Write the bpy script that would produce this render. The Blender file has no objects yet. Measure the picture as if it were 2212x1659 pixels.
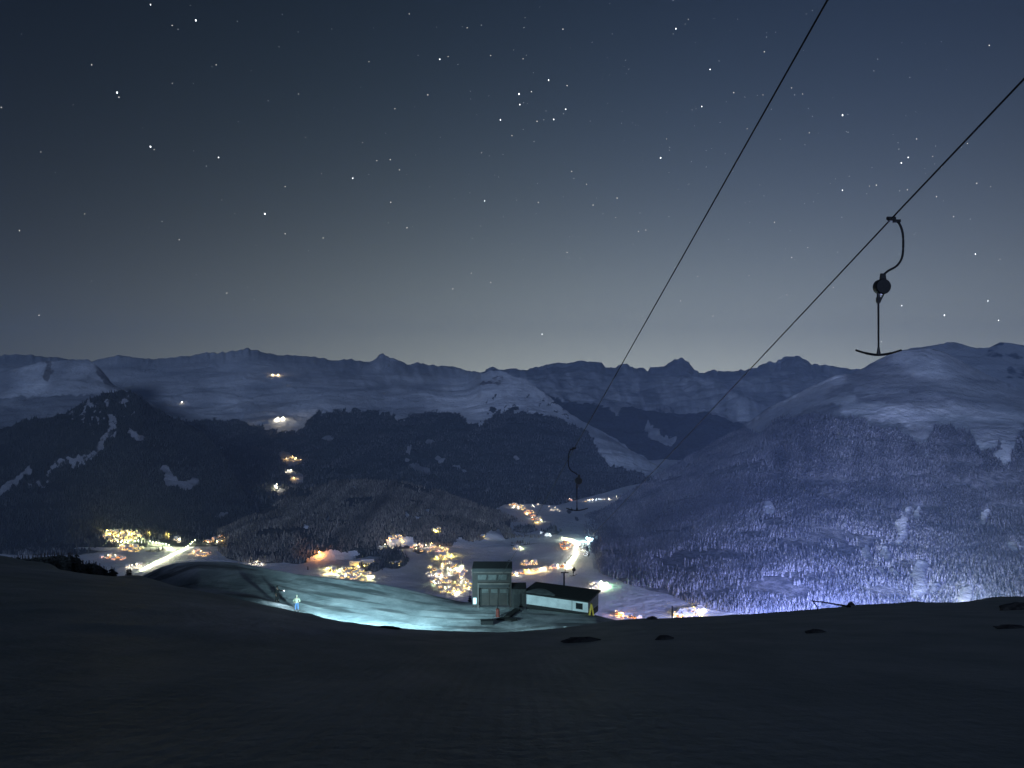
import bpy, bmesh, math, random
import numpy as np
from mathutils import Vector, Matrix, Euler
from mathutils.bvhtree import BVHTree

random.seed(11)
rng = np.random.default_rng(11)
S = bpy.context.scene
COL = S.collection
R = math.radians

# ------------------------------------------------------------------ camera
F, CX, CY = 1640.0, 1106.0, 829.5          # focal length and centre of the 2212 x 1659 frame
cam_d = bpy.data.cameras.new('camera')
cam_d.sensor_width = 36.0
cam_d.lens = 36.0 * F / 2212.0
cam_d.clip_start, cam_d.clip_end = 0.1, 300000.0
cam = bpy.data.objects.new('camera', cam_d)
cam.rotation_euler = (R(90), 0, 0)
COL.objects.link(cam)
S.camera = cam

# ------------------------------------------------------------------ exposure and renderer
S.view_settings.view_transform = 'Standard'
S.view_settings.look = 'None'
S.view_settings.exposure = 0.0
S.view_settings.gamma = 1.0
S.render.engine = 'CYCLES'
S.cycles.max_bounces = 5
S.cycles.diffuse_bounces = 2
S.cycles.glossy_bounces = 2
S.cycles.volume_bounces = 0
S.cycles.use_denoising = True
S.cycles.sample_clamp_indirect = 4.0
S.cycles.use_light_tree = True

# ------------------------------------------------------------------ night sky (by direction in the world)
W = bpy.data.worlds.new("World")
S.world = W
W.use_nodes = True
nt = W.node_tree
nt.nodes.clear()
def wn(t, **k):
    n = nt.nodes.new(t)
    for a, b in k.items():
        setattr(n, a, b)
    return n
def wmath(op, a, b=None, c=None):
    n = wn('ShaderNodeMath', operation=op)
    for i, v in enumerate((a, b, c)):
        if v is None: continue
        if isinstance(v, (int, float)): n.inputs[i].default_value = v
        else: nt.links.new(v, n.inputs[i])
    return n.outputs[0]
def wlobe(az, el, k):
    d = wn('ShaderNodeVectorMath', operation='DOT_PRODUCT')
    nt.links.new(wdir, d.inputs[0])
    d.inputs[1].default_value = (math.sin(R(az)) * math.cos(R(el)), math.cos(R(az)) * math.cos(R(el)), math.sin(R(el)))
    return wmath('EXPONENT', wmath('MULTIPLY', wmath('SUBTRACT', d.outputs['Value'], 1.0), k))
tc = wn('ShaderNodeTexCoord')
nz_ = wn('ShaderNodeVectorMath', operation='NORMALIZE')
nt.links.new(tc.outputs['Generated'], nz_.inputs[0])
wdir = nz_.outputs[0]
sx = wn('ShaderNodeSeparateXYZ')
nt.links.new(wdir, sx.inputs[0])
elev = wmath('MAXIMUM', sx.outputs['Z'], 0.0)
SKY_TERMS = [   # colour, azimuth, elevation, lobe sharpness, fall-off with height
    ((0.540, 0.540, 0.430), 13, 0, 4.8, 9.0),
    ((0.049, 0.095, 0.126), 13, 2, 5.4, 2.5),
    ((0.004, 0.008, 0.042), 23, 6, 11.0, 0.0),
]
acc = None
for c, az, el, k, fall in SKY_TERMS:
    f = wmath('MULTIPLY', wlobe(az, el, k), wmath('EXPONENT', wmath('MULTIPLY', elev, -fall)))
    v = wn('ShaderNodeVectorMath', operation='SCALE')
    v.inputs[0].default_value = c
    nt.links.new(f, v.inputs['Scale'])
    if acc is None: acc = v.outputs[0]
    else:
        ad = wn('ShaderNodeVectorMath', operation='ADD')
        nt.links.new(acc, ad.inputs[0]); nt.links.new(v.outputs[0], ad.inputs[1])
        acc = ad.outputs[0]
# a little of the physical sky, its sun far under the horizon
sky = wn('ShaderNodeTexSky', sky_type='NISHITA')
sky.sun_disc = False
sky.sun_elevation = R(-8)
sky.sun_rotation = R(12)
sk = wn('ShaderNodeVectorMath', operation='SCALE')
nt.links.new(sky.outputs[0], sk.inputs[0]); sk.inputs['Scale'].default_value = 0.02
ad = wn('ShaderNodeVectorMath', operation='ADD')
nt.links.new(acc, ad.inputs[0]); nt.links.new(sk.outputs[0], ad.inputs[1])
ad2 = wn('ShaderNodeVectorMath', operation='ADD')
nt.links.new(ad.outputs[0], ad2.inputs[0]); ad2.inputs[1].default_value = (0.0010, 0.0016, 0.0024)
bg = wn('ShaderNodeBackground')
nt.links.new(ad2.outputs[0], bg.inputs['Color'])
bg.inputs['Strength'].default_value = 1.0
out = wn('ShaderNodeOutputWorld')
nt.links.new(bg.outputs[0], out.inputs['Surface'])

# ------------------------------------------------------------------ moon: low behind the camera, so the near slope lies in its own shade
sun_d = bpy.data.lights.new('moon', 'SUN')
sun_d.energy = 1.35
sun_d.angle = R(12)
sun_d.color = (0.45, 0.61, 1.0)
moon = bpy.data.objects.new('moon', sun_d)
moon_dir = Vector((0.13, 1.0, -0.215)).normalized()      # the way its light travels
moon.rotation_euler = moon_dir.to_track_quat('-Z', 'Y').to_euler()
COL.objects.link(moon)

# ------------------------------------------------------------------ helpers
def P(px, py, d):
    return Vector(((px - CX) / F * d, d, (CY - py) / F * d))

def tag(o, label=None, cat=None, group=None, kind=None):
    if label: o['label'] = label
    if cat: o['category'] = cat
    if group: o['group'] = group
    if kind: o['kind'] = kind
    return o

def mk(name, verts, faces, mats=(), parent=None, smooth=False, midx=None):
    me = bpy.data.meshes.new(name)
    me.from_pydata([tuple(v) for v in verts], [], [tuple(f) for f in faces])
    for m in mats: me.materials.append(m)
    if midx is not None: me.polygons.foreach_set('material_index', midx)
    if smooth: me.polygons.foreach_set('use_smooth', [True] * len(me.polygons))
    me.update()
    o = bpy.data.objects.new(name, me)
    COL.objects.link(o)
    if parent: o.parent = parent
    return o

def empty(name, loc=(0, 0, 0), rotz=0.0):
    o = bpy.data.objects.new(name, None)
    o.empty_display_size = 0.3
    o.location = loc
    o.rotation_euler = (0, 0, rotz)
    COL.objects.link(o)
    return o

class MB:
    """collects boxes, tubes and turned shapes and links them as one mesh object"""
    def __init__(s): s.v, s.f, s.m = [], [], []
    def add(s, vs, fs, m=0):
        b = len(s.v)
        s.v += [tuple(v) for v in vs]
        s.f += [tuple(b + i for i in f) for f in fs]
        s.m += [m] * len(fs)
        return s
    def box(s, c, size, rz=0.0, m=0, taper=1.0):
        hx, hy, hz = (q / 2 for q in size)
        ca, sa = math.cos(rz), math.sin(rz)
        vs = []
        for z in (-hz, hz):
            t = taper if z > 0 else 1.0
            for x, y in ((-hx, -hy), (hx, -hy), (hx, hy), (-hx, hy)):
                x, y = x * t, y * t
                vs.append((c[0] + x * ca - y * sa, c[1] + x * sa + y * ca, c[2] + z))
        return s.add(vs, [(0, 3, 2, 1), (4, 5, 6, 7), (0, 1, 5, 4), (1, 2, 6, 5), (2, 3, 7, 6), (3, 0, 4, 7)], m)
    def tube(s, pts, r, n=8, m=0):
        pts = [Vector(p) for p in pts]
        rs = r if isinstance(r, (list, tuple)) else [r] * len(pts)
        vs, fs = [], []
        for i, p in enumerate(pts):
            a = pts[max(i - 1, 0)]; b = pts[min(i + 1, len(pts) - 1)]
            t = (b - a).normalized()
            u = t.cross(Vector((0, 0, 1)))
            if u.length < 0.05: u = t.cross(Vector((0, 1, 0)))
            u.normalize(); w = t.cross(u)
            for k in range(n):
                q = 2 * math.pi * k / n
                vs.append(p + (u * math.cos(q) + w * math.sin(q)) * rs[i])
        for i in range(len(pts) - 1):
            for k in range(n):
                k2 = (k + 1) % n
                fs.append((i * n + k, i * n + k2, (i + 1) * n + k2, (i + 1) * n + k))
        fs.append(tuple(range(n))[::-1]); fs.append(tuple(range((len(pts) - 1) * n, len(pts) * n)))
        return s.add(vs, fs, m)
    def ball(s, c, r, m=0, n=10, k=6, sc=(1, 1, 1)):
        vs = [(c[0], c[1], c[2] + r * sc[2])]
        for i in range(1, k):
            a = math.pi * i / k
            for j in range(n):
                b = 2 * math.pi * j / n
                vs.append((c[0] + r * sc[0] * math.sin(a) * math.cos(b), c[1] + r * sc[1] * math.sin(a) * math.sin(b), c[2] + r * sc[2] * math.cos(a)))
        vs.append((c[0], c[1], c[2] - r * sc[2]))
        fs = [(0, 1 + j, 1 + (j + 1) % n) for j in range(n)]
        for i in range(k - 2):
            for j in range(n):
                a = 1 + i * n + j; b = 1 + i * n + (j + 1) % n
                fs.append((a, a + n, b + n, b))
        L = len(vs) - 1; o = 1 + (k - 2) * n
        fs += [(o + j, L, o + (j + 1) % n) for j in range(n)]
        return s.add(vs, fs, m)
    def build(s, name, mats, parent=None, smooth=False):
        return mk(name, s.v, s.f, mats if isinstance(mats, (list, tuple)) else [mats], parent, smooth, s.m)

def smoothstep(a, b, x):
    t = np.clip((x - a) / (b - a), 0, 1)
    return t * t * (3 - 2 * t)

_LAT = np.random.default_rng(5).random((16, 256, 256))
def vnoise(x, y, s=0):
    xi = np.floor(x).astype(int); yi = np.floor(y).astype(int)
    fx = x - xi; fy = y - yi
    fx = fx * fx * (3 - 2 * fx); fy = fy * fy * (3 - 2 * fy)
    L = _LAT[s % 16]
    a = L[xi % 256, yi % 256]; b = L[(xi + 1) % 256, yi % 256]
    c = L[xi % 256, (yi + 1) % 256]; d = L[(xi + 1) % 256, (yi + 1) % 256]
    return (a * (1 - fx) + b * fx) * (1 - fy) + (c * (1 - fx) + d * fx) * fy
def fbm(x, y, o=5, s=0, g=0.5, ridged=False):
    t = np.zeros(np.broadcast(x, y).shape); a = 1.0; n = 0.0
    for i in range(o):
        q = vnoise(x * 2 ** i + 17.3 * i, y * 2 ** i + 9.1 * i, s + i)
        if ridged: q = 1 - abs(2 * q - 1)
        t += a * q; n += a; a *= g
    return t / n - 0.5

# ------------------------------------------------------------------ materials
def mat(name):
    m = bpy.data.materials.new(name)
    m.use_nodes = True
    t = m.node_tree
    return m, t, t.nodes['Principled BSDF']
class N:
    def __init__(s, t): s.t = t
    def new(s, ty, **k):
        n = s.t.nodes.new(ty)
        for a, b in k.items(): setattr(n, a, b)
        return n
    def put(s, sock, v):
        if isinstance(v, (int, float)): sock.default_value = v
        elif isinstance(v, (tuple, list)): sock.default_value = (*v, 1) if len(v) == 3 and sock.type == 'RGBA' else v
        else: s.t.links.new(v, sock)
    def math(s, op, a, b=None, c=None, clamp=False):
        n = s.new('ShaderNodeMath', operation=op, use_clamp=clamp)
        for i, v in enumerate((a, b, c)):
            if v is not None: s.put(n.inputs[i], v)
        return n.outputs[0]
    def noise(s, scale, detail=4, rough=0.55, stretch=None, rot=(0, 0, 0)):
        co = s.new('ShaderNodeTexCoord').outputs['Object']
        if stretch:
            mp = s.new('ShaderNodeMapping'); mp.inputs['Scale'].default_value = stretch
            mp.inputs['Rotation'].default_value = rot
            s.t.links.new(co, mp.inputs['Vector']); co = mp.outputs[0]
        n = s.new('ShaderNodeTexNoise')
        n.inputs['Scale'].default_value = scale; n.inputs['Detail'].default_value = detail; n.inputs['Roughness'].default_value = rough
        s.t.links.new(co, n.inputs['Vector'])
        return n.outputs['Fac']
    def step(s, v, a, b):
        n = s.new('ShaderNodeMapRange', interpolation_type='SMOOTHSTEP')
        s.put(n.inputs['Value'], v); n.inputs['From Min'].default_value = a; n.inputs['From Max'].default_value = b
        return n.outputs['Result']
    def mix(s, f, a, b):
        n = s.new('ShaderNodeMix', data_type='RGBA')
        s.put(n.inputs[0], f); s.put(n.inputs[6], a); s.put(n.inputs[7], b)
        return n.outputs[2]
    def attr(s, name): return s.new('ShaderNodeAttribute', attribute_name=name).outputs['Fac']
    def bump(s, h, strength, dist, bsdf):
        b = s.new('ShaderNodeBump'); b.inputs['Strength'].default_value = strength; b.inputs['Distance'].default_value = dist
        s.put(b.inputs['Height'], h); s.t.links.new(b.outputs[0], bsdf.inputs['Normal'])

def plain(name, col, rough=0.6, var=0.25, scale=6.0, metal=0.0, bump=0.0):
    m, t, b = mat(name); n = N(t)
    f = n.noise(scale, 5)
    dk = tuple(c * (1 - var) for c in col); lt = tuple(min(1, c * (1 + var)) for c in col)
    n.put(b.inputs['Base Color'], n.mix(n.step(f, 0.3, 0.7), dk, lt))
    b.inputs['Roughness'].default_value = rough; b.inputs['Metallic'].default_value = metal
    if bump: n.bump(f, bump, 0.02, b)
    return m
def glow(name, col, strength, sampled=False):
    m, t, b = mat(name)
    b.inputs['Base Color'].default_value = (0.5, 0.5, 0.5, 1)
    b.inputs['Emission Color'].default_value = (*col, 1)
    b.inputs['Emission Strength'].default_value = strength
    m.cycles.emission_sampling = 'AUTO' if sampled else 'NONE'
    return m

def mountain_mat(name, grain, rock_amt, forest_dark=(0.018, 0.026, 0.020), forest_light=(0.10, 0.12, 0.12), edge=0.9, fleck=(0.52, 0.75)):
    m, t, b = mat(name); n = N(t)
    tall = n.noise(grain, 6, 0.6)
    f = n.math('ADD', n.attr('forest'), n.math('MULTIPLY', n.math('SUBTRACT', tall, 0.5), edge))
    mask = n.step(f, 0.42, 0.58)
    big = n.noise(grain * 0.13, 5, 0.6)
    snow = n.mix(n.step(big, 0.3, 0.7), (0.50, 0.54, 0.60), (0.82, 0.84, 0.87))
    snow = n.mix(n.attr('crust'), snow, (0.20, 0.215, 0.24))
    g = n.new('ShaderNodeNewGeometry')
    sp = n.new('ShaderNodeSeparateXYZ'); t.links.new(g.outputs['Normal'], sp.inputs[0])
    st = n.math('ADD', sp.outputs['Z'], n.math('MULTIPLY', n.math('SUBTRACT', n.noise(grain * 0.5, 6, 0.65), 0.5), 0.55))
    steep = n.math('MULTIPLY', n.math('SUBTRACT', 1.0, n.step(st, 0.66, 0.84)), rock_amt)
    rk = n.math('MAXIMUM', steep, n.step(n.math('ADD', n.attr('rock'), n.math('MULTIPLY', n.math('SUBTRACT', n.noise(grain * 0.8, 6, 0.7), 0.5), 1.0)), 0.45, 0.6))
    rock = n.mix(n.noise(grain * 1.5, 5), (0.07, 0.07, 0.075), (0.26, 0.25, 0.25))
    top = n.mix(rk, snow, rock)
    fl = n.step(n.noise(grain * 2.2, 4, 0.6), *fleck)
    wood = n.mix(fl, forest_dark, forest_light)
    n.put(b.inputs['Base Color'], n.mix(mask, top, wood))
    b.inputs['Roughness'].default_value = 0.75
    b.inputs['Specular IOR Level'].default_value = 0.2
    n.bump(n.noise(grain * 1.2, 7, 0.65), 0.8, 0.35 / grain, b)
    return m

def snow_mat(name, lo, hi, scale, bumps, groom=False, dirt=None):
    m, t, b = mat(name); n = N(t)
    a = n.noise(scale, 6, 0.6, (1, 0.35, 1)); c = n.noise(scale * 7, 5, 0.6)
    col = n.mix(n.step(a, 0.28, 0.72), lo, hi)
    if dirt:
        col = n.mix(n.math('MULTIPLY', n.step(n.noise(dirt[0], 6, 0.6, dirt[3], dirt[4]), dirt[1], dirt[2]), 0.75), col, (0.10, 0.10, 0.10))
    n.put(b.inputs['Base Color'], col)
    b.inputs['Roughness'].default_value = 0.7
    b.inputs['Specular IOR Level'].default_value = 0.25
    h = n.math('ADD', n.math('MULTIPLY', a, 1.0), n.math('MULTIPLY', c, 0.35))
    if groom:
        w = n.new('ShaderNodeTexWave', wave_type='BANDS', bands_direction='X')
        w.inputs['Scale'].default_value = 1.3; w.inputs['Distortion'].default_value = 0.6; w.inputs['Detail'].default_value = 2
        t.links.new(n.new('ShaderNodeTexCoord').outputs['Object'], w.inputs['Vector'])
        h = n.math('ADD', h, n.math('MULTIPLY', n.math('MULTIPLY', w.outputs['Fac'], n.attr('groomed')), 0.12))
    n.bump(h, bumps, 0.5, b)
    return m

def tree_mat(name, green, frost, jitter=0.35):
    m, t, b = mat(name); n = N(t)
    g = n.new('ShaderNodeNewGeometry')
    sp = n.new('ShaderNodeSeparateXYZ'); t.links.new(g.outputs['Normal'], sp.inputs[0])
    up = n.math('ADD', 0.35, n.math('MULTIPLY', n.step(sp.outputs['Z'], 0.0, 0.6), 0.65))
    f = n.math('MULTIPLY', n.attr('frost'), up, clamp=True)
    n.put(b.inputs['Base Color'], n.mix(f, green, frost))
    b.inputs['Roughness'].default_value = 0.85
    b.inputs['Specular IOR Level'].default_value = 0.1
    return m

# ------------------------------------------------------------------ terrain builder
BVH = {}
def curve(pts, px):
    a = np.array(pts, float)
    return np.interp(px, a[:, 0], a[:, 1])
def grid_mesh(name, X, Y, Z, m, attrs=None, smooth=True, shade_attr=None):
    nv, nx = X.shape
    me = bpy.data.meshes.new(name)
    co = np.stack([X, Y, Z], -1).reshape(-1, 3)
    idx = np.arange(nv * nx).reshape(nv, nx)
    q = np.stack([idx[:-1, :-1], idx[:-1, 1:], idx[1:, 1:], idx[1:, :-1]], -1).reshape(-1, 4)
    me.vertices.add(len(co)); me.vertices.foreach_set('co', co.ravel())
    me.loops.add(q.size); me.loops.foreach_set('vertex_index', q.ravel().astype(np.int32))
    me.polygons.add(len(q)); me.polygons.foreach_set('loop_start', (np.arange(len(q)) * 4).astype(np.int32))
    me.update(calc_edges=True)
    me.polygons.foreach_set('use_smooth', np.ones(len(q), bool))
    for k, v in (attrs or {}).items():
        at = me.attributes.new(k, 'FLOAT', 'POINT')
        at.data.foreach_set('value', v.ravel().astype(np.float32))
    me.materials.append(m)
    o = bpy.data.objects.new(name, me)
    COL.objects.link(o)
    BVH[name] = BVHTree.FromPolygons([Vector(v) for v in co.tolist()], q.tolist())
    return o

def mass(name, rows, segs, px0, px1, nx, material, forest, amp=0.0, gul=(40, 3), jag=0.0, jagk=0.05, ridge=-2, seed=0, rock=None, wmin=0.15, soft=45, crust=None, fade=0.3):
    """rows: front to back, each [(px, py, depth), ...]; a hill is swept through them"""
    px = np.linspace(px0, px1, nx)
    Rw = []
    for i, r in enumerate(rows):
        py = curve([(a, b) for a, b, c in r], px); d = curve([(a, c) for a, b, c in r], px)
        if i == len(rows) + ridge and jag:
            py = py + jag * 2 * fbm(px * jagk, px * 0 + seed, 5, seed, 0.55)
        if i == len(rows) + ridge and soft:                # the fine shape of the skyline dies out down the slope
            k = np.arange(-120, 121) * (px[1] - px[0]); g = np.exp(-(k / soft) ** 2 / 2); g /= g.sum()
            ps = np.convolve(np.pad(py, 120, mode='edge'), g, 'valid')
            fine = (ps - py) / F * d; py = ps
        Rw.append((d, (CY - py) / F * d))
    D, Zs, V, PY = [], [], [], []
    nr = len(Rw); rk = nr + ridge
    for i in range(nr - 1):
        n = segs[i]
        for j in range(n + (1 if i == nr - 2 else 0)):
            t = j / n
            p1, p2 = Rw[i], Rw[i + 1]
            if i >= rk:                                   # straight runs behind the ridge
                D.append(Rw[i][0] * (1 - t) + Rw[i + 1][0] * t); Zs.append(Rw[i][1] * (1 - t) + Rw[i + 1][1] * t)
                V.append(2.0 - (i - rk + t) / max(1, nr - 1 - rk)); continue
            p0 = Rw[i - 1] if i > 0 and i != rk else tuple(2 * a - b for a, b in zip(p1, p2))
            p3 = Rw[i + 2] if i + 2 < nr and i + 1 != rk else tuple(2 * b - a for a, b in zip(p1, p2))
            q = [0.5 * (2 * b + (c - a) * t + (2 * a - 5 * b + 4 * c - d_) * t * t + (3 * b - a - 3 * c + d_) * t ** 3) for a, b, c, d_ in zip(p0, p1, p2, p3)]
            D.append(q[0]); Zs.append(q[1])
            V.append((i + t) / rk if i < rk else 2.0 - (i - rk + t) / max(1, nr - 1 - rk))
    D = np.array(D); Z = np.array(Zs); V = np.array(V)[:, None] * np.ones(nx)
    if soft:
        pos = np.concatenate([np.arange(segs[i]) / segs[i] + i for i in range(nr - 1)] + [[nr - 1]])
        Z = Z + fine * np.where(pos <= rk, np.clip(1 - (rk - pos) / fade, 0, 1) ** 2, np.clip(1 - (pos - rk), 0, 1))[:, None]
    PXg = np.ones_like(D) * px
    X = (PXg - CX) / F * D
    PYg = CY - Z / D * F
    w = np.where(V <= 1, np.clip(np.minimum(V * 5, (1 - V) * 4 + wmin), 0, 1), np.clip((V - 1), wmin, 1))
    if amp:
        u = (PXg - px0) / (px1 - px0)
        wx = 1.6 * fbm(X / 1500, Z / 500, 4, seed + 5)
        g = fbm(u * gul[0] * .45 + wx * 2, V * gul[1] * .8 + wx, 6, seed, 0.55, True) * 0.16 + fbm(X / 1000 + wx, D / 700 + Z / 500, 7, seed + 3, 0.55) * 1.0
        Z = Z + amp * g * w
    wpx = PXg + 16 * fbm(PXg * .05, PYg * .05, 4, seed + 1) + 8 * fbm(PXg * .2, PYg * .2, 3, seed + 2)
    wpy = PYg + 14 * fbm(PXg * .05, PYg * .05, 4, seed + 6) + 8 * fbm(PXg * .2, PYg * .2, 3, seed + 8)
    fo = np.clip(forest(wpx, wpy, X, D, Z, V), 0, 1) if forest else np.zeros_like(D)
    ro = rock(wpx, wpy) if rock else np.zeros_like(D)
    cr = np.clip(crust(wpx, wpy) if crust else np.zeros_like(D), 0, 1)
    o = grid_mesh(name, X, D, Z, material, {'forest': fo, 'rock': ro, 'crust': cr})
    tag(o, kind='structure')
    nfront = sum(segs[:rk])
    return dict(o=o, X=X, Y=D, Z=Z, forest=fo, px=PXg, py=PYg, nf=nfront)

def blob(px, py, cx, cy, rx, ry, rot=0.0):
    c, s = math.cos(R(rot)), math.sin(R(rot))
    u = ((px - cx) * c + (py - cy) * s) / rx; v = (-(px - cx) * s + (py - cy) * c) / ry
    return np.clip(1.6 - 1.1 * np.sqrt(u * u + v * v), 0, 1)
def stroke(px, py, pts, w):
    best = np.full(px.shape, 1e9)
    for (ax, ay), (bx, by) in zip(pts[:-1], pts[1:]):
        dx, dy = bx - ax, by - ay
        t = np.clip(((px - ax) * dx + (py - ay) * dy) / (dx * dx + dy * dy), 0, 1)
        best = np.minimum(best, np.hypot(px - ax - t * dx, py - ay - t * dy))
    return np.clip(1.5 - best / w, 0, 1)
def poly(px, py, pts):
    ins = np.zeros(px.shape, bool)
    for (x1, y1), (x2, y2) in zip(pts, pts[1:] + pts[:1]):
        if y1 == y2: continue
        c = ((y1 > py) != (y2 > py)) & (px < (x2 - x1) * (py - y1) / (y2 - y1) + x1)
        ins ^= c
    return ins.astype(float)

def tree_cloud(name, ms, n, h, material, frost, label, where=None, shade_pat=None):
    """one mesh of n small spruces standing on the wooded part of a hill"""
    V, Fs, FR = [], [], []
    X, Y, Z, fo = (ms[k][:ms['nf'] + 1] for k in ('X', 'Y', 'Z', 'forest'))
    px, py = ms['px'][:ms['nf'] + 1], ms['py'][:ms['nf'] + 1]
    A = np.stack([X, Y, Z], -1)
    e1 = A[:-1, 1:] - A[:-1, :-1]; e2 = A[1:, :-1] - A[:-1, :-1]
    area = np.linalg.norm(np.cross(e1, e2), axis=-1)
    fm = (fo[:-1, :-1] + fo[1:, :-1] + fo[:-1, 1:] + fo[1:, 1:]) / 4
    wt = area * smoothstep(0.45, 0.75, fm)
    if where is not None: wt = wt * where((px[:-1, :-1] + px[1:, 1:]) / 2, (py[:-1, :-1] + py[1:, 1:]) / 2)
    wt = wt * smoothstep(-0.22, 0.10, fbm(X[:-1, :-1] / 150, Y[:-1, :-1] / 150 + Z[:-1, :-1] / 60, 4, 9))
    wt = wt.ravel(); wt /= wt.sum()
    k = rng.choice(len(wt), n, p=wt)
    r, c = np.divmod(k, area.shape[1])
    a, b = rng.random(n), rng.random(n)
    base = A[r, c] * ((1 - a) * (1 - b))[:, None] + A[r, c + 1] * (a * (1 - b))[:, None] + A[r + 1, c] * ((1 - a) * b)[:, None] + A[r + 1, c + 1] * (a * b)[:, None]
    hh = h[0] + (h[1] - h[0]) * rng.random(n) ** 1.3
    th = rng.random(n) * 6.28
    ring = np.arange(6) / 6 * 2 * math.pi
    rad = 0.17 + 0.10 * rng.random(n)
    P0 = np.zeros((n, 14, 3))
    for j in range(6):
        jr = 0.75 + 0.5 * rng.random(n)
        P0[:, j, 0] = np.cos(ring[j] + th) * rad * jr; P0[:, j, 1] = np.sin(ring[j] + th) * rad * jr; P0[:, j, 2] = 0.02 + 0.08 * rng.random(n)
        jr = 0.75 + 0.5 * rng.random(n)
        P0[:, 7 + j, 0] = np.cos(ring[j] + th + .5) * rad * .62 * jr; P0[:, 7 + j, 1] = np.sin(ring[j] + th + .5) * rad * .62 * jr; P0[:, 7 + j, 2] = 0.40 + 0.10 * rng.random(n)
    P0[:, 6, 2] = 0.72; P0[:, 13, 2] = 1.0
    P0[:, 13, 0] = (rng.random(n) - .5) * .04
    co = base[:, None, :] + P0 * hh[:, None, None]
    tri = np.array([(j, (j + 1) % 6, 6) for j in range(6)] + [(7 + j, 7 + (j + 1) % 6, 13) for j in range(6)])
    fa = (np.arange(n)[:, None, None] * 14 + tri[None]).reshape(-1, 3)
    fr = frost[0] + (frost[1] - frost[0]) * rng.random(n) ** 1.4
    clump = fbm(base[:, 0] / 130, base[:, 1] / 130, 4, 2)
    diag = fbm((base[:, 0] - base[:, 2]) / 42, (base[:, 0] + base[:, 2]) / 170, 4, 6)
    fr = fr * (1 + 2.0 * clump + 2.2 * diag)
    if shade_pat is not None: fr = fr * shade_pat(CX + base[:, 0] / base[:, 1] * F, CY - base[:, 2] / base[:, 1] * F)
    fr = np.clip(fr, 0, 1)
    me = bpy.data.meshes.new(name)
    me.vertices.add(n * 14); me.vertices.foreach_set('co', co.ravel())
    me.loops.add(fa.size); me.loops.foreach_set('vertex_index', fa.ravel().astype(np.int32))
    me.polygons.add(len(fa)); me.polygons.foreach_set('loop_start', (np.arange(len(fa)) * 3).astype(np.int32))
    me.update(calc_edges=True)
    at = me.attributes.new('frost', 'FLOAT', 'POINT'); at.data.foreach_set('value', np.repeat(fr, 14).astype(np.float32))
    me.materials.append(material)
    o = bpy.data.objects.new(name, me); COL.objects.link(o)
    return tag(o, label, 'forest', kind='stuff')

def hit(px, py, only=None):
    """where the line of sight through a picture point meets the land"""
    d = P(px, py, 1.0).normalized(); best = None
    for k, b in BVH.items():
        if only and k not in only: continue
        loc, nor, i, dist = b.ray_cast(Vector((0, 0, 0)), d)
        if loc is not None and (best is None or dist < best[1]): best = (loc, dist, nor)
    return best[0] if best else None
def ground(x, y, only):
    best = None
    for k in only:
        loc, nor, i, dist = BVH[k].ray_cast(Vector((x, y, 3000)), Vector((0, 0, -1)))
        if loc is not None and (best is None or loc.z > best): best = loc.z
    return best
# ================================================================== THE LAND
ZF = -700.0                                    # height of the valley floor below the camera
def fd(py): return -ZF * F / (py - CY)         # how far away the floor is at a picture height
def onf(pts): return [(a, b, fd(b)) for a, b in pts]

M_far = mountain_mat('far_mountain_snow', 0.006, 0.8, (0.02, 0.028, 0.03), (0.05, 0.06, 0.065))
M_mid = mountain_mat('mountain_snow_and_forest', 0.014, 0.35)
M_dark = mountain_mat('rocky_forest', 0.020, 0.5, (0.012, 0.015, 0.012), (0.035, 0.038, 0.034))
M_wood = mountain_mat('wooded_hill_floor', 0.03, 0.1, (0.02, 0.024, 0.018), (0.12, 0.12, 0.11))
M_right = mountain_mat('frosted_hill', 0.018, 0.35, (0.11, 0.12, 0.14), (0.27, 0.28, 0.32), fleck=(0.38, 0.66))

# --- far range -----------------------------------------------------
def f_far(px, py, X, Y, Z, V):
    tl = curve([(900, 900), (1200, 870), (1285, 880), (1330, 905), (1400, 880), (1480, 885), (1560, 900), (1600, 925), (1640, 930), (2300, 930)], px)
    f = smoothstep(-14, 14, py - tl + 26 * fbm(px * .03, py * .03, 4, 1))
    f = np.maximum(f - stroke(px, py, [(1395, 925), (1425, 950), (1450, 965)], 6) - blob(px, py, 1442, 957, 20, 8), 0)
    return f
far_ridge = [(880, 800, 12500), (1020, 803, 12500), (1060, 801, 13000), (1120, 801, 13000), (1180, 797, 13000), (1215, 794, 13000), (1235, 787, 13000), (1252, 778, 13000), (1272, 779, 13000), (1292, 784, 13000),
             (1308, 797, 13000), (1325, 795, 13000), (1350, 789, 13000), (1375, 796, 13000), (1400, 798, 13000), (1440, 788, 13000), (1465, 776, 13000), (1485, 782, 13000), (1510, 802, 13000),
             (1550, 799, 13000), (1620, 797, 13000), (1648, 788, 13000), (1660, 785, 13000), (1675, 788, 13000), (1690, 780, 13000), (1713, 767, 13000), (1730, 772, 13000), (1750, 786, 13000), (1775, 793, 13000), (1800, 795, 13000), (1820, 791, 13000), (1850, 800, 13000), (1900, 803, 13000), (2300, 800, 13000)]
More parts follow.
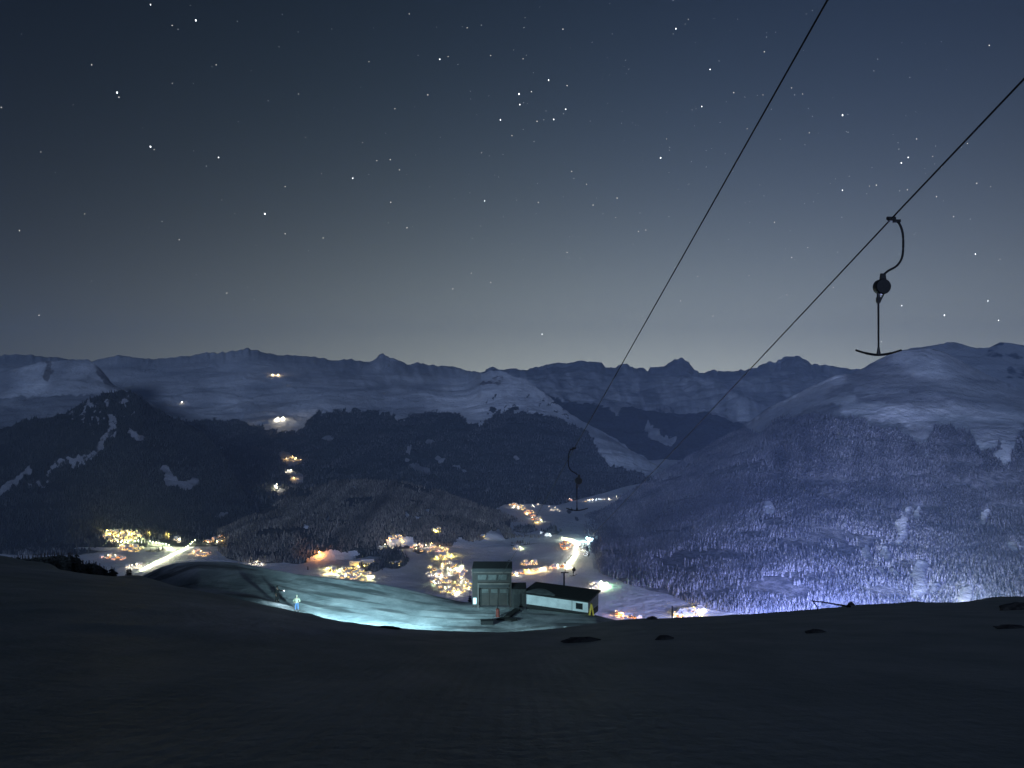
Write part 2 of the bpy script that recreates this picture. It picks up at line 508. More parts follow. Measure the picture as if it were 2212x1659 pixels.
FAR = mass('far_mountain_range', [
    [(880, 1040, 6600), (1400, 1034, 6300), (1500, 1020, 6500), (1640, 1010, 6800), (2300, 1010, 6800)],
    [(880, 935, 8600), (1400, 915, 8600), (1640, 925, 8800), (2300, 925, 8800)],
    [(880, 850, 10800), (1300, 838, 11000), (2300, 845, 11000)],
    far_ridge,
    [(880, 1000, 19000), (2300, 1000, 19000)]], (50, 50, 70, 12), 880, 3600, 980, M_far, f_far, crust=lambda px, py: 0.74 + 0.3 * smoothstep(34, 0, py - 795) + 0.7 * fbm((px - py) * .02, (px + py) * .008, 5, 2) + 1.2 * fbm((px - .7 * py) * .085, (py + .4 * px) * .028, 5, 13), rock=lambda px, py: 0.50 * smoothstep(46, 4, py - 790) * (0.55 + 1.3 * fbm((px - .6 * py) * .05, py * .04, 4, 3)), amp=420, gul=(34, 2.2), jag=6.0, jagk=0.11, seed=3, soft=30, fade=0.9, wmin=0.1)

# --- left and central massif ---------------------------------------
cen_ridge = [(-320, 770), (0, 766), (60, 763), (100, 768), (150, 774), (190, 782), (225, 772), (260, 766), (330, 774), (430, 765), (470, 762), (500, 756), (535, 750), (560, 757), (600, 764), (680, 768), (715, 776), (760, 775), (795, 781), (815, 775), (829, 768), (843, 775), (868, 781), (880, 788), (900, 785), (930, 788), (980, 791), (1010, 800), (1040, 806),
             (1060, 800), (1082, 801), (1100, 808), (1140, 822), (1180, 850), (1215, 880), (1250, 905), (1290, 925), (1330, 952), (1370, 976), (1410, 1000), (1440, 1016), (1455, 1026)]
cen_d = [(-320, 9000), (600, 9300), (1000, 9200), (1040, 8200), (1100, 7900), (1200, 7500), (1300, 7000), (1455, 6000)]
def f_cen(px, py, X, Y, Z, V):
    tl = curve([(-320, 880), (300, 882), (380, 896), (420, 912), (450, 900), (500, 905), (560, 925), (620, 938), (655, 925), (665, 905), (690, 885), (740, 880), (800, 878), (840, 888), (862, 905), (890, 888), (940, 882), (990, 884), (1010, 910), (1040, 926), (1055, 905), (1075, 882), (1120, 886), (1160, 900), (1200, 908), (1235, 918), (1262, 935), (1285, 962), (1310, 985), (1350, 1003), (1400, 1024), (1455, 1040)], px)
    f = smoothstep(-16, 16, py - tl + 12 * fbm(px * .05, py * .03, 4, 4) + 26 * fbm((px + py * .8) * .16, (px - py) * .03, 4, 10))
    # scattered trees above the line on the snowy spur
    f = np.maximum(f, smoothstep(0.12, 0.2, fbm(px * .12, py * .16, 4, 7)) * ((px > 1030) & (px < 1230) & (py > 850)) * 0.62)
    cl = np.zeros_like(px)
    for b in ((908, 1006, 26, 7, 18), (896, 998, 14, 3, 5), (709, 951, 15, 8, 0), (655, 890, 9, 12, 20), (605, 903, 32, 15, 20), (630, 995, 26, 12, 10), (640, 1030, 13, 9, 0), (600, 1056, 7, 12, 0),
              (607, 1075, 8, 3, -20), (625, 1018, 10, 6, 0), (990, 1000, 5, 7, 0), (1003, 1010, 5, 4, 0), (950, 985, 9, 4, 20), (930, 955, 8, 5, 0), (978, 998, 6, 3, 0), (880, 970, 8, 4, -30), (1115, 985, 5, 3, 0), (875, 985, 5, 4, 0), (480, 985, 4, 10, -25)):
        cl = np.maximum(cl, blob(px, py, *b))
    return f * (1 - cl)
cpx = [a for a, _ in cen_ridge]
cen_rows = [
    onf([(-320, 1190), (480, 1180), (900, 1175), (1040, 1130), (1088, 1090), (1150, 1088), (1200, 1092), (1240, 1082), (1300, 1066), (1350, 1052), (1400, 1042), (1455, 1033)]),
    [(-320, 1000, 5200), (600, 990, 5600), (1000, 1000, 5600), (1200, 1010, 5700), (1350, 1020, 5750), (1455, 1031, 5800)],
    [(-320, 890, 6900), (600, 900, 7100), (1000, 905, 6900), (1150, 915, 6700), (1250, 945, 6600), (1350, 985, 6200), (1455, 1028, 5900)],
    [(a, b, float(np.interp(a, *zip(*cen_d)))) for a, b in cen_ridge],
    [(-320, 980, 13000), (1000, 980, 12500), (1455, 1060, 7000)]]
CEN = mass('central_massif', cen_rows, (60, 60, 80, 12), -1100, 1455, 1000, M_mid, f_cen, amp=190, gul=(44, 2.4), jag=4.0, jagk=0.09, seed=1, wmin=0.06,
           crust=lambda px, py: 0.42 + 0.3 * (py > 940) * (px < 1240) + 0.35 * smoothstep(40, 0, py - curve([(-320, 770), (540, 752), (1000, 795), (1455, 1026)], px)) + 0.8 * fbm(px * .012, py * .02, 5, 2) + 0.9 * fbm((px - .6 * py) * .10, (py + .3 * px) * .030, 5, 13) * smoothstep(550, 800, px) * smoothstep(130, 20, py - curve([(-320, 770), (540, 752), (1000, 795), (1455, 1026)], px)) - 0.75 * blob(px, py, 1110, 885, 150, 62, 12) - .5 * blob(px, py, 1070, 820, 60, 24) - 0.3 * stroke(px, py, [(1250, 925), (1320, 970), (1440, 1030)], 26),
           rock=lambda px, py: np.clip(0.46 * smoothstep(34, 4, py - curve([(-320, 770), (540, 752), (1000, 795), (1060, 740)], px)) * (0.5 + 1.6 * fbm((px - .6 * py) * .05, py * .04, 4, 3)) + 0.55 * blob(px, py, 1075, 822, 34, 18) + 0.4 * blob(px, py, 1025, 828, 28, 12), 0, 1))

# --- snowy shoulder at the left edge -------------------------------
SHO = mass('snowy_shoulder', [
    [(-320, 960, 5600), (400, 930, 5600)],
    [(-320, 880, 6300), (400, 905, 6200)],
    [(-320, 820, 7000), (0, 806, 7000), (60, 792, 7000), (105, 784, 7000), (150, 783, 7000), (190, 784, 7000), (215, 799, 7000), (245, 828, 7000), (300, 858, 6800), (400, 915, 6500)],
    [(-320, 980, 9000), (400, 980, 9000)]], (30, 50, 8), -1100, 400, 480, M_mid, lambda px, py, X, Y, Z, V: 0.35 * smoothstep(0.05, 0.2, fbm(px * .03, py * .06, 4, 9)), amp=150, gul=(12, 2), jag=2.5, seed=6,
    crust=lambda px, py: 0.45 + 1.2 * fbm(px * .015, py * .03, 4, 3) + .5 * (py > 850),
    rock=lambda px, py: 0.7 * stroke(px, py, [(105, 786), (110, 800), (100, 815)], 8) + 0.6 * stroke(px, py, [(205, 792), (235, 825), (270, 850)], 8))

# --- dark rocky spur on the left -----------------------------------
def f_spur(px, py, X, Y, Z, V):
    f = np.ones_like(px)
    fleck = smoothstep(0.04, 0.20, fbm(px * .16, py * .12, 4, 8))
    cl = stroke(px, py, [(243, 915), (238, 940), (215, 965), (190, 985), (160, 1000)], 9) * (0.5 + fleck) + stroke(px, py, [(150, 995), (118, 1005), (95, 1020), (108, 1045)], 8) * (0.4 + fleck)
    cl = cl + stroke(px, py, [(0, 1062), (35, 1035), (65, 1010)], 8) * 0.8 + blob(px, py, 292, 944, 20, 9, 20) * 0.9 + stroke(px, py, [(355, 1015), (372, 1045), (398, 1056), (418, 1042)], 9) * 0.95
    cl = cl + fleck * (blob(px, py, 250, 880, 60, 26) + blob(px, py, 190, 900, 40, 40, -40))
    cl = cl + blob(px, py, 60, 1045, 60, 14) * fleck * .7 + blob(px, py, 480, 1108, 22, 5, -25) * .6
    return f - np.clip(cl, 0, 1)
SPUR = mass('rocky_spur', [
    onf([(-320, 1198), (0, 1196), (150, 1190), (225, 1158), (300, 1150), (420, 1158), (500, 1152), (540, 1175), (600, 1185)]),
    [(-320, 1040, 3900), (200, 1020, 3900), (420, 1070, 3900), (600, 1160, 3600)],
    [(-320, 1000, 4400), (-60, 960, 4400), (0, 925, 4400), (40, 908, 4400), (90, 902, 4400), (140, 892, 4400), (180, 872, 4400), (205, 862, 4400), (228, 856, 4400), (240, 851, 4400), (262, 853, 4400), (280, 850, 4400), (300, 862, 4400), (330, 886, 4500), (380, 908, 4600), (430, 935, 4600), (480, 985, 4500), (520, 1060, 4200), (600, 1150, 3800)],
    [(-320, 1060, 6000), (600, 1170, 4500)]], (60, 70, 10), -1100, 600, 700, M_dark, f_spur, crust=lambda px, py: 0.84 + 0 * px, amp=120, gul=(26, 2.5), jag=7.0, jagk=0.08, seed=4)

# --- wooded hill behind the village --------------------------------
def f_hill(px, py, X, Y, Z, V):
    f = np.ones_like(px)
    mead = poly(px, py, [(972, 1200), (985, 1160), (1000, 1152), (1012, 1166), (1022, 1168), (1040, 1158), (1058, 1145), (1074, 1141), (1080, 1152), (1098, 1166), (1112, 1185), (1120, 1200)])
    mead = np.maximum(mead, poly(px, py, [(655, 1215), (690, 1186), (720, 1184), (745, 1188), (770, 1184), (776, 1195), (760, 1215)]))
    mead = np.maximum(mead, poly(px, py, [(840, 1180), (836, 1160), (890, 1156), (900, 1180)]) * .8)
    cl = np.clip(sum(blob(px, py, *b) for b in ((925, 1100, 7, 5), (905, 1112, 8, 4), (880, 1108, 5, 6), (705, 1117, 4, 8, 30), (660, 1135, 6, 5), (760, 1052, 12, 3))), 0, 1)
    return f - mead - cl * .8
HILL = mass('wooded_hill', [
    onf([(470, 1190), (490, 1206), (520, 1214), (560, 1216), (600, 1216), (640, 1214), (665, 1208), (700, 1212), (760, 1210), (790, 1205), (830, 1188), (880, 1186), (960, 1180), (1000, 1185), (1060, 1182), (1110, 1180), (1160, 1174), (1210, 1172)]),
    [(470, 1160, 3330), (640, 1130, 3250), (800, 1110, 3350), (1000, 1120, 3550), (1120, 1150, 3620), (1210, 1168, 3500)],
    [(470, 1150, 3550), (560, 1105, 3700), (640, 1066, 3900), (720, 1042, 4000), (800, 1036, 4000), (860, 1040, 4000), (900, 1047, 4000), (960, 1064, 4000), (1020, 1086, 4000), (1070, 1102, 4000), (1110, 1120, 3950), (1150, 1140, 3850), (1180, 1158, 3700), (1210, 1167, 3560)],
    [(470, 1160, 4300), (1210, 1168, 4100)]], (50, 50, 10), 470, 1210, 380, M_wood, f_hill, amp=60, gul=(20, 2), jag=2.5, seed=2)

# --- frosted hill on the right -------------------------------------
r_line = [(1260, 760), (1600, 905), (1622, 938), (1640, 942), (1665, 922), (1700, 906), (1740, 908), (1800, 912), (1850, 917), (1900, 928), (1960, 946), (1990, 968), (2008, 966), (2018, 930), (2050, 928), (2100, 950), (2125, 985), (2160, 1010), (2180, 1000), (2160, 960), (2212, 925), (2420, 930)]
def f_right(px, py, X, Y, Z, V):
    tl = curve(sorted(r_line), px)
    f = smoothstep(-7, 7, py - tl + 12 * fbm(px * .06, py * .06, 4, 5))
    f = np.where(px < 1600, 1.0, f)
    st = smoothstep(0.03, 0.12, fbm(px * .012 + py * .02, py * .16, 4, 11)) * (py < tl) * (px > 1620)
    f = np.maximum(f, st * 0.30)
    cl = np.zeros_like(px)
    for s, w in (([(1905, 1198), (1908, 1208)], 3), ([(1985, 1102), (1983, 1118), (1986, 1126)], 3), ([(1966, 1106), (1964, 1120), (1957, 1132)], 3), ([(1941, 1146), (1950, 1140), (1957, 1165), (1943, 1172)], 4), ([(1872, 1196), (1875, 1210)], 5),
                 ([(1912, 1190), (1917, 1215)], 3), ([(1903, 1236), (1907, 1250)], 3), ([(1928, 1240), (1940, 1254)], 3), ([(1993, 1228), (1985, 1242), (1992, 1262), (1985, 1290)], 6), ([(1970, 1250), (1988, 1238)], 3), ([(2012, 1290), (2022, 1272)], 4), ([(2080, 1298), (2086, 1285)], 6),
                 ([(2189, 1180), (2193, 1190)], 4), ([(2130, 1110), (2125, 1130)], 3), ([(1660, 1100), (1664, 1108)], 4), ([(2000, 990), (2004, 985)], 2)):
        cl = np.maximum(cl, stroke(px, py, s, w * 2.5))
    cl = np.maximum(cl, blob(px, py, 2165, 995, 22, 14, 30) * .9)
    return f * (1 - cl)
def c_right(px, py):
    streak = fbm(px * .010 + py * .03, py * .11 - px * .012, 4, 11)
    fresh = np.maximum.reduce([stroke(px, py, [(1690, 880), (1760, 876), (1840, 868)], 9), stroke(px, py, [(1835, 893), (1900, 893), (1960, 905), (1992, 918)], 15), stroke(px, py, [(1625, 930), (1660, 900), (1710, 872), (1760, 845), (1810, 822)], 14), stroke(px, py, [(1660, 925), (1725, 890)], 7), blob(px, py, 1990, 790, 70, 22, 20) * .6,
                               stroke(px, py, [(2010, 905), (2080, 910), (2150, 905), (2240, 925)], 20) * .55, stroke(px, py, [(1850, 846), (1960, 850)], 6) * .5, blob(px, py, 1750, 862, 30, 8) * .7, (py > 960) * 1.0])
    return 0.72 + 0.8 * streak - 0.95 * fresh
RIGHT = mass('frosted_hill', [
    onf([(1262, 1150), (1280, 1195), (1300, 1242), (1350, 1262), (1400, 1275), (1450, 1288), (1500, 1308), (1560, 1322), (1700, 1330), (2420, 1335)]),
    [(1262, 1135, 3800), (1300, 1170, 3300), (1400, 1180, 3150), (1500, 1150, 3150), (1700, 1120, 3050), (2000, 1130, 2950), (2420, 1130, 2950)],
    [(1262, 1128, 3950), (1300, 1130, 3700), (1400, 1095, 3900), (1500, 1040, 4000), (1640, 985, 3800), (1800, 945, 3600), (2000, 950, 3500), (2420, 940, 3500)],
    [(1262, 1124, 4050), (1300, 1108, 4100), (1350, 1072, 4350), (1400, 1040, 4500), (1450, 1010, 4600), (1500, 982, 4700), (1550, 957, 4750), (1600, 930, 4750), (1640, 900, 4700), (1660, 886, 4650), (1700, 866, 4600), (1750, 840, 4550), (1800, 818, 4500), (1840, 806, 4500), (1870, 795, 4500), (1900, 776, 4500), (1930, 762, 4500), (1960, 755, 4500), (2000, 752, 4500), (2040, 762, 4500), (2080, 782, 4500), (2120, 806, 4500), (2160, 826, 4500), (2212, 845, 4500), (2420, 880, 4500)],
    [(1262, 1140, 4600), (2420, 960, 7000)]], (80, 80, 90, 12), 1262, 3500, 960, M_right, f_right, crust=c_right, amp=90, gul=(40, 3), jag=1.2, jagk=0.1, seed=7, wmin=0.08)
BACKR = mass('far_right_ridge', [
    [(1850, 1010, 6000), (2420, 1010, 6000)],
    [(1850, 880, 7600), (2420, 890, 7400)],
    [(1850, 800, 9000), (1930, 768, 9000), (1965, 752, 9000), (2000, 746, 9000), (2030, 740, 9000), (2062, 737, 9000), (2090, 744, 9000), (2110, 750, 9000), (2135, 748, 9000), (2160, 737, 9000), (2185, 738, 9000), (2212, 743, 9000), (2420, 740, 9000)],
    [(1850, 960, 12000), (2420, 960, 12000)]], (30, 40, 8), 1850, 3700, 520, M_far, lambda px, py, X, Y, Z, V: smoothstep(0, .3, fbm(px * .02, py * .03, 4, 12)) * .55, crust=lambda px, py: 0.75 + 0 * px, amp=170, gul=(16, 2), jag=1.5, seed=9)

# --- valley floor ---------------------------------------------------
M_floor = mountain_mat('valley_snow', 0.02, 0.0, (0.03, 0.035, 0.03), (0.10, 0.10, 0.10), edge=0.5)
gx = np.linspace(-5200, 5200, 420); gy = np.linspace(300, 9000, 420)
GX, GY = np.meshgrid(gx, gy)
GZ = ZF + 5 * fbm(GX / 260, GY / 260, 4, 6)
fpx = CX + GX / GY * F; fpy = CY - GZ / GY * F
dk = np.zeros_like(GX)
for b in ((90, 1192, 150, 9), (820, 1192, 40, 14), (850, 1212, 36, 20), (800, 1226, 30, 12), (930, 1165, 34, 9), (905, 1190, 14, 8), (845, 1198, 26, 16), (640, 1214, 30, 5), (1196, 1140, 8, 7), (1230, 1105, 7, 6), (1247, 1120, 6, 7), (1190, 1150, 22, 6),
          (1320, 1165, 26, 30), (1268, 1190, 9, 16), (1135, 1144, 30, 8), (330, 1190, 24, 3), (1460, 1255, 10, 16)):
    dk = np.maximum(dk, blob(fpx, fpy, *b) * 0.75)
FLOOR = dict(o=grid_mesh('valley_floor', GX, GY, GZ, M_floor, {'forest': dk, 'rock': dk * 0}), X=GX, Y=GY, Z=GZ, forest=dk, px=fpx, py=fpy, nf=419)
tag(FLOOR['o'], kind='structure')

# ================================================================== NEAR SNOW
M_near = snow_mat('near_snow', (0.28, 0.33, 0.31), (0.44, 0.48, 0.45), 0.5, 0.4, True)
M_shelf = snow_mat('shelf_snow', (0.42, 0.47, 0.48), (0.86, 0.88, 0.88), 0.28, 0.9, dirt=(0.10, 0.48, 0.64, (1.0, 2.6, 1), (0, 0, 0.5)))
lip = [(-700, 1180, 80), (0, 1199, 88), (52, 1211, 88), (104, 1216, 88), (116, 1222, 88), (130, 1232, 88), (174, 1240, 88), (243, 1244, 88), (300, 1243, 88), (340, 1254, 84), (370, 1264, 78), (420, 1274, 70), (500, 1290, 64), (560, 1304, 60), (640, 1321, 56), (670, 1325, 55), (700, 1335, 54), (760, 1345, 53), (800, 1350, 52), (900, 1360, 50), (1000, 1364, 50),
       (1100, 1365, 50), (1200, 1358, 51), (1260, 1350, 52), (1300, 1345, 53), (1340, 1338, 54), (1400, 1336, 55), (1500, 1333, 56), (1600, 1327, 57), (1700, 1321, 58), (1800, 1312, 58), (1860, 1306, 58), (1920, 1304, 58), (1980, 1299, 58), (2030, 1302, 58), (2080, 1301, 58), (2120, 1294, 58), (2150, 1289, 58), (2212, 1288, 58), (2900, 1270, 60)]
tpx = np.linspace(-700, 2900, 520)
lpy = curve([(a, b) for a, b, c in lip], tpx); ld = curve([(a, c) for a, b, c in lip], tpx)
lno = 2.4 * fbm(tpx * .05, tpx * 0, 4, 2) / F
lz = (CY - lpy) / F * ld
g = np.exp(-(np.arange(-60, 61) / 22.0) ** 2 / 2); g /= g.sum()
ls = np.convolve(np.pad(ld, 60, mode='edge'), g, 'valid'); zs = np.convolve(np.pad(lz, 60, mode='edge'), g, 'valid')
sl = (zs + 1.62) / ls; fine = lz + 1.62 - sl * ld
rowsD, rowsZ, rowsX = [], [], []
tv = (tpx - CX) / F
for d0 in (-60, -30, -12, -4):
    rowsD.append(np.full_like(tpx, d0)); rowsZ.append(-1.62 + (-d0) * 0.30 + 0 * tpx); rowsX.append(tv * (abs(d0) * 0.4 + 24))
tt = np.concatenate([[0.02], np.linspace(0.035, 1, 150) ** 1.5 * 0.975 + 0.025])
for t in tt:
    d = ld * t
    z = -1.62 + sl * d + 0.30 * np.sin(math.pi * t) * (1 - t) 
    z = z + 0.22 * fbm(tv * d * .35, d * .12, 5, 1) * np.clip(t * 3, 0, 1) * np.clip((1 - t) * 6, 0.0, 1)
    z = z + fine * max(0, (t - 0.72) / 0.28) ** 2 - lno * d * max(0, (t - 0.75) / 0.25) ** 2
    rowsD.append(d); rowsZ.append(z); rowsX.append(tv * (d + 24 * (1 - t) ** 3))
zl = rowsZ[-1]
for k, (dd, dz) in enumerate(((1.5, -0.75), (4, -2.3), (9, -6.5), (16, -14), (30, -30))):
    d = ld + dd
    rowsD.append(d); rowsZ.append(zl + dz); rowsX.append(tv * d)
NX, NY, NZ = np.array(rowsX), np.array(rowsD), np.array(rowsZ)
groomed = np.exp(-((NX + 1.5) / 4.0) ** 2) * np.clip(1 - NY / 30, 0, 1)
tag(grid_mesh('snow_slope', NX, NY, NZ, M_near, {'groomed': groomed}), kind='structure')

crest = [(-700, 1290, 130), (0, 1282, 130), (250, 1262, 126), (300, 1248, 124), (325, 1236, 120), (350, 1224, 116), (380, 1216, 113), (430, 1213, 112), (480, 1213, 112), (520, 1217, 112), (560, 1225, 112), (640, 1240, 113), (720, 1249, 114), (800, 1258, 116), (870, 1271, 118), (940, 1287, 119), (1000, 1300, 119), (1060, 1304, 119), (1140, 1308, 117), (1200, 1316, 115), (1290, 1330, 110), (1320, 1340, 108), (1400, 1350, 108), (1700, 1420, 105), (2900, 1500, 100)]
mid2 = [(-700, 1300, 110), (300, 1262, 108), (430, 1236, 102), (560, 1252, 101), (700, 1280, 101), (900, 1306, 104), (1000, 1312, 105.5), (1110, 1313, 105), (1200, 1322, 103), (1290, 1330, 101), (1350, 1345, 98), (1500, 1400, 96), (2900, 1500, 95)]
mid1 = [(-700, 1320, 98), (300, 1280, 96), (430, 1268, 92), (560, 1284, 90), (640, 1302, 89), (700, 1313, 90), (900, 1335, 92), (1000, 1340, 92), (1110, 1341, 92), (1200, 1342, 91), (1290, 1345, 89), (1350, 1360, 88), (1500, 1420, 85), (2900, 1540, 80)]
frontr = [(-700, 1350, 80), (300, 1310, 80), (430, 1290, 82), (560, 1306, 80), (640, 1330, 80), (700, 1345, 81), (900, 1370, 81), (1110, 1376, 81), (1200, 1370, 76), (1350, 1380, 74), (1500, 1440, 72), (2900, 1580, 70)]
low = [(-700, 1480, 72), (300, 1420, 72), (700, 1440, 70), (1110, 1470, 68), (2900, 1700, 64)]
def back(dist, z): return [(-700, CY - z / dist * F, dist), (2900, CY - z / dist * F, dist)]
SH = mass('snow_shelf', [low, frontr, mid1, mid2, crest, [(a, b + 45, c + 26) for a, b, c in crest], back(420, -190), back(1500, -702)], (10, 26, 26, 24, 12, 20, 20), -700, 2900, 640, M_shelf, None, amp=0.0, seed=3, ridge=-4, soft=0)

tv1 = tree_mat('dark_spruce', (0.020, 0.026, 0.020), (0.22, 0.23, 0.23))
tv2 = tree_mat('frosted_spruce', (0.085, 0.095, 0.115), (0.30, 0.31, 0.36))
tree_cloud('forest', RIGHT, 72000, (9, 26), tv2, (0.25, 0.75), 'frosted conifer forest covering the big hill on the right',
           where=lambda px, py: np.where(px < 2260, 1.0, 0.12), shade_pat=lambda px, py: 1.05 - 0.75 * stroke(px, py, [(1420, 1120), (1560, 1075), (1720, 1065), (1880, 1085), (2040, 1120)], 34) - 0.5 * blob(px, py, 2120, 1060, 90, 90) + 0.35 * blob(px, py, 1640, 1000, 90, 60) + 0.3 * blob(px, py, 1960, 1180, 120, 90))  # shadow band and bright patches put into the trees' frost colour
tv3 = tree_mat('village_lit_spruce', (0.06, 0.055, 0.04), (0.40, 0.37, 0.30))  # village light on the hill put into a paler, browner tree colour
tree_cloud('forest', HILL, 26000, (8, 20), tv3, (0.08, 0.62), 'dark conifer forest on the low hill behind the village')
tree_cloud('forest', SPUR, 26000, (9, 22), tv1, (0.0, 0.22), 'black conifer forest on the rocky spur at the left', where=lambda px, py: np.where(px > -60, 1.0, 0.12))
tree_cloud('forest', CEN, 50000, (12, 26), tv1, (0.0, 0.45), 'dim conifer forest below the snowy central massif', where=lambda px, py: np.where(px > -60, 1.0, 0.1))
tree_cloud('forest', FLOOR, 3000, (10, 22), tv1, (0.0, 0.7), 'dark conifer groves among the houses on the valley floor')
# ================================================================== MATERIALS OF THINGS
m_steel = plain('dark_steel', (0.012, 0.0125, 0.014), 0.8, 0.3, 20)
m_rope = plain('steel_rope', (0.006, 0.006, 0.007), 0.6, 0.2, 40)
m_black = plain('black_plastic', (0.012, 0.012, 0.013), 0.5, 0.3, 15)
m_conc = plain('weathered_concrete', (0.018, 0.0138, 0.0118), 0.85, 0.35, 1.2, bump=0.3)
m_trim = plain('pale_trim', (0.050, 0.041, 0.036), 0.8, 0.3, 2.0)
m_dkwood = plain('dark_boards', (0.016, 0.016, 0.015), 0.8, 0.45, 3.0, bump=0.3)
m_roof = plain('black_roofing', (0.008, 0.0085, 0.009), 0.8, 0.3, 2.0)
m_white = plain('white_render', (0.62, 0.64, 0.62), 0.8, 0.15, 0.8, bump=0.2)
m_glass = plain('dark_glass', (0.02, 0.025, 0.028), 0.12, 0.2, 3.0)
m_pane = plain('dusty_glass', (0.034, 0.036, 0.034), 0.3, 0.4, 2.0)
m_red = plain('red_padding', (0.15, 0.028, 0.02), 0.7, 0.3, 4.0)
m_yellow = plain('yellow_lit_mist', (0.75, 0.50, 0.08), 0.6, 0.15, 4.0)  # yellow light at the shed corner, put into a colour
m_rock = plain('dark_rock', (0.13, 0.127, 0.12), 0.9, 0.5, 3.0, bump=0.6)
m_lamp_white = plain('pale_marker', (0.85, 0.85, 0.85), 0.5, 0.1, 4.0)
m_snowcap = plain('roof_snow', (0.78, 0.80, 0.82), 0.8, 0.08, 0.5)
m_wallw = plain('chalet_wood', (0.11, 0.070, 0.042), 0.8, 0.4, 0.6)
m_wallp = plain('chalet_plaster', (0.50, 0.45, 0.38), 0.8, 0.2, 0.4)
m_pole = plain('lamp_pole', (0.06, 0.06, 0.06), 0.5, 0.2, 5.0)
m_bark = plain('bark', (0.035, 0.028, 0.022), 0.9, 0.4, 8.0)
GC = dict(warm=(1.0, 0.60, 0.20), yellow=(1.0, 0.70, 0.16), orange=(1.0, 0.36, 0.06), white=(1.0, 0.86, 0.62), cool=(0.80, 0.92, 1.0), ice=(0.38, 0.43, 1.0), lime=(0.95, 1.0, 0.55), cyan=(0.62, 1.0, 0.98), green=(0.45, 1.0, 0.50), pink=(1.0, 0.52, 0.36))
G_win = {k: glow('lit_window_' + k, v, 4.4) for k, v in GC.items()}
G_lamp = {k: glow('lamp_glass_' + k, v, 50.0) for k, v in GC.items()}
FARLAND = ['far_mountain_range', 'central_massif', 'snowy_shoulder', 'rocky_spur', 'wooded_hill', 'frosted_hill', 'far_right_ridge', 'valley_floor']

# ================================================================== T-BAR LIFT
c1 = [Vector((6.95, 12.0, 9.55)), Vector((3.76, 46, -3.9)), Vector((-1.98, 105.0, -27.25))]
def sag(a, b, k, n=14):
    return [a.lerp(b, i / n) - Vector((0, 0, k * 4 * (i / n) * (1 - i / n))) for i in range(n + 1)]
up1 = c1[0] + (c1[0] - c1[1]).normalized() * 30
rope1 = [up1] + sag(c1[0], c1[1], 0.02) + sag(c1[1], c1[2], 0.25)[1:]
tp = Vector(((1925 - CX) / F * 22, 22, (CY - 473) / F * 22)); t3 = Vector(((1236 - CX) / F * 100, 100, (CY - 1199) / F * 100))
up2 = tp + (tp - t3).normalized() * 40
mast_top = tp + (t3 - tp) * ((108.5 - 22) / 78)
rope2 = [up2, tp] + sag(tp, t3, 0.15)[1:] + [mast_top]
for pts, lab in ((rope1, 'left haul rope of the T-bar lift, running down to the dark station tower'), (rope2, 'right haul rope of the T-bar lift, carrying the nearest T-bar')):
    b = MB(); b.tube(pts, 0.024, 6)
    tag(b.build('haul_rope', m_rope, smooth=True), lab, 'cable', 'haul ropes of the T-bar lift')

def bez(pts, n=8):
    """smooth run through points (Catmull-Rom)"""
    pts = [Vector(p) for p in pts]; o = []
    for i in range(len(pts) - 1):
        p0 = pts[max(i - 1, 0)]; p1, p2 = pts[i], pts[i + 1]; p3 = pts[min(i + 2, len(pts) - 1)]
        for k in range(n):
            t = k / n
            o.append(0.5 * ((2 * p1) + (p2 - p0) * t + (2 * p0 - 5 * p1 + 4 * p2 - p3) * t * t + (3 * p1 - p0 - 3 * p2 + p3) * t ** 3))
    return o + [pts[-1]]

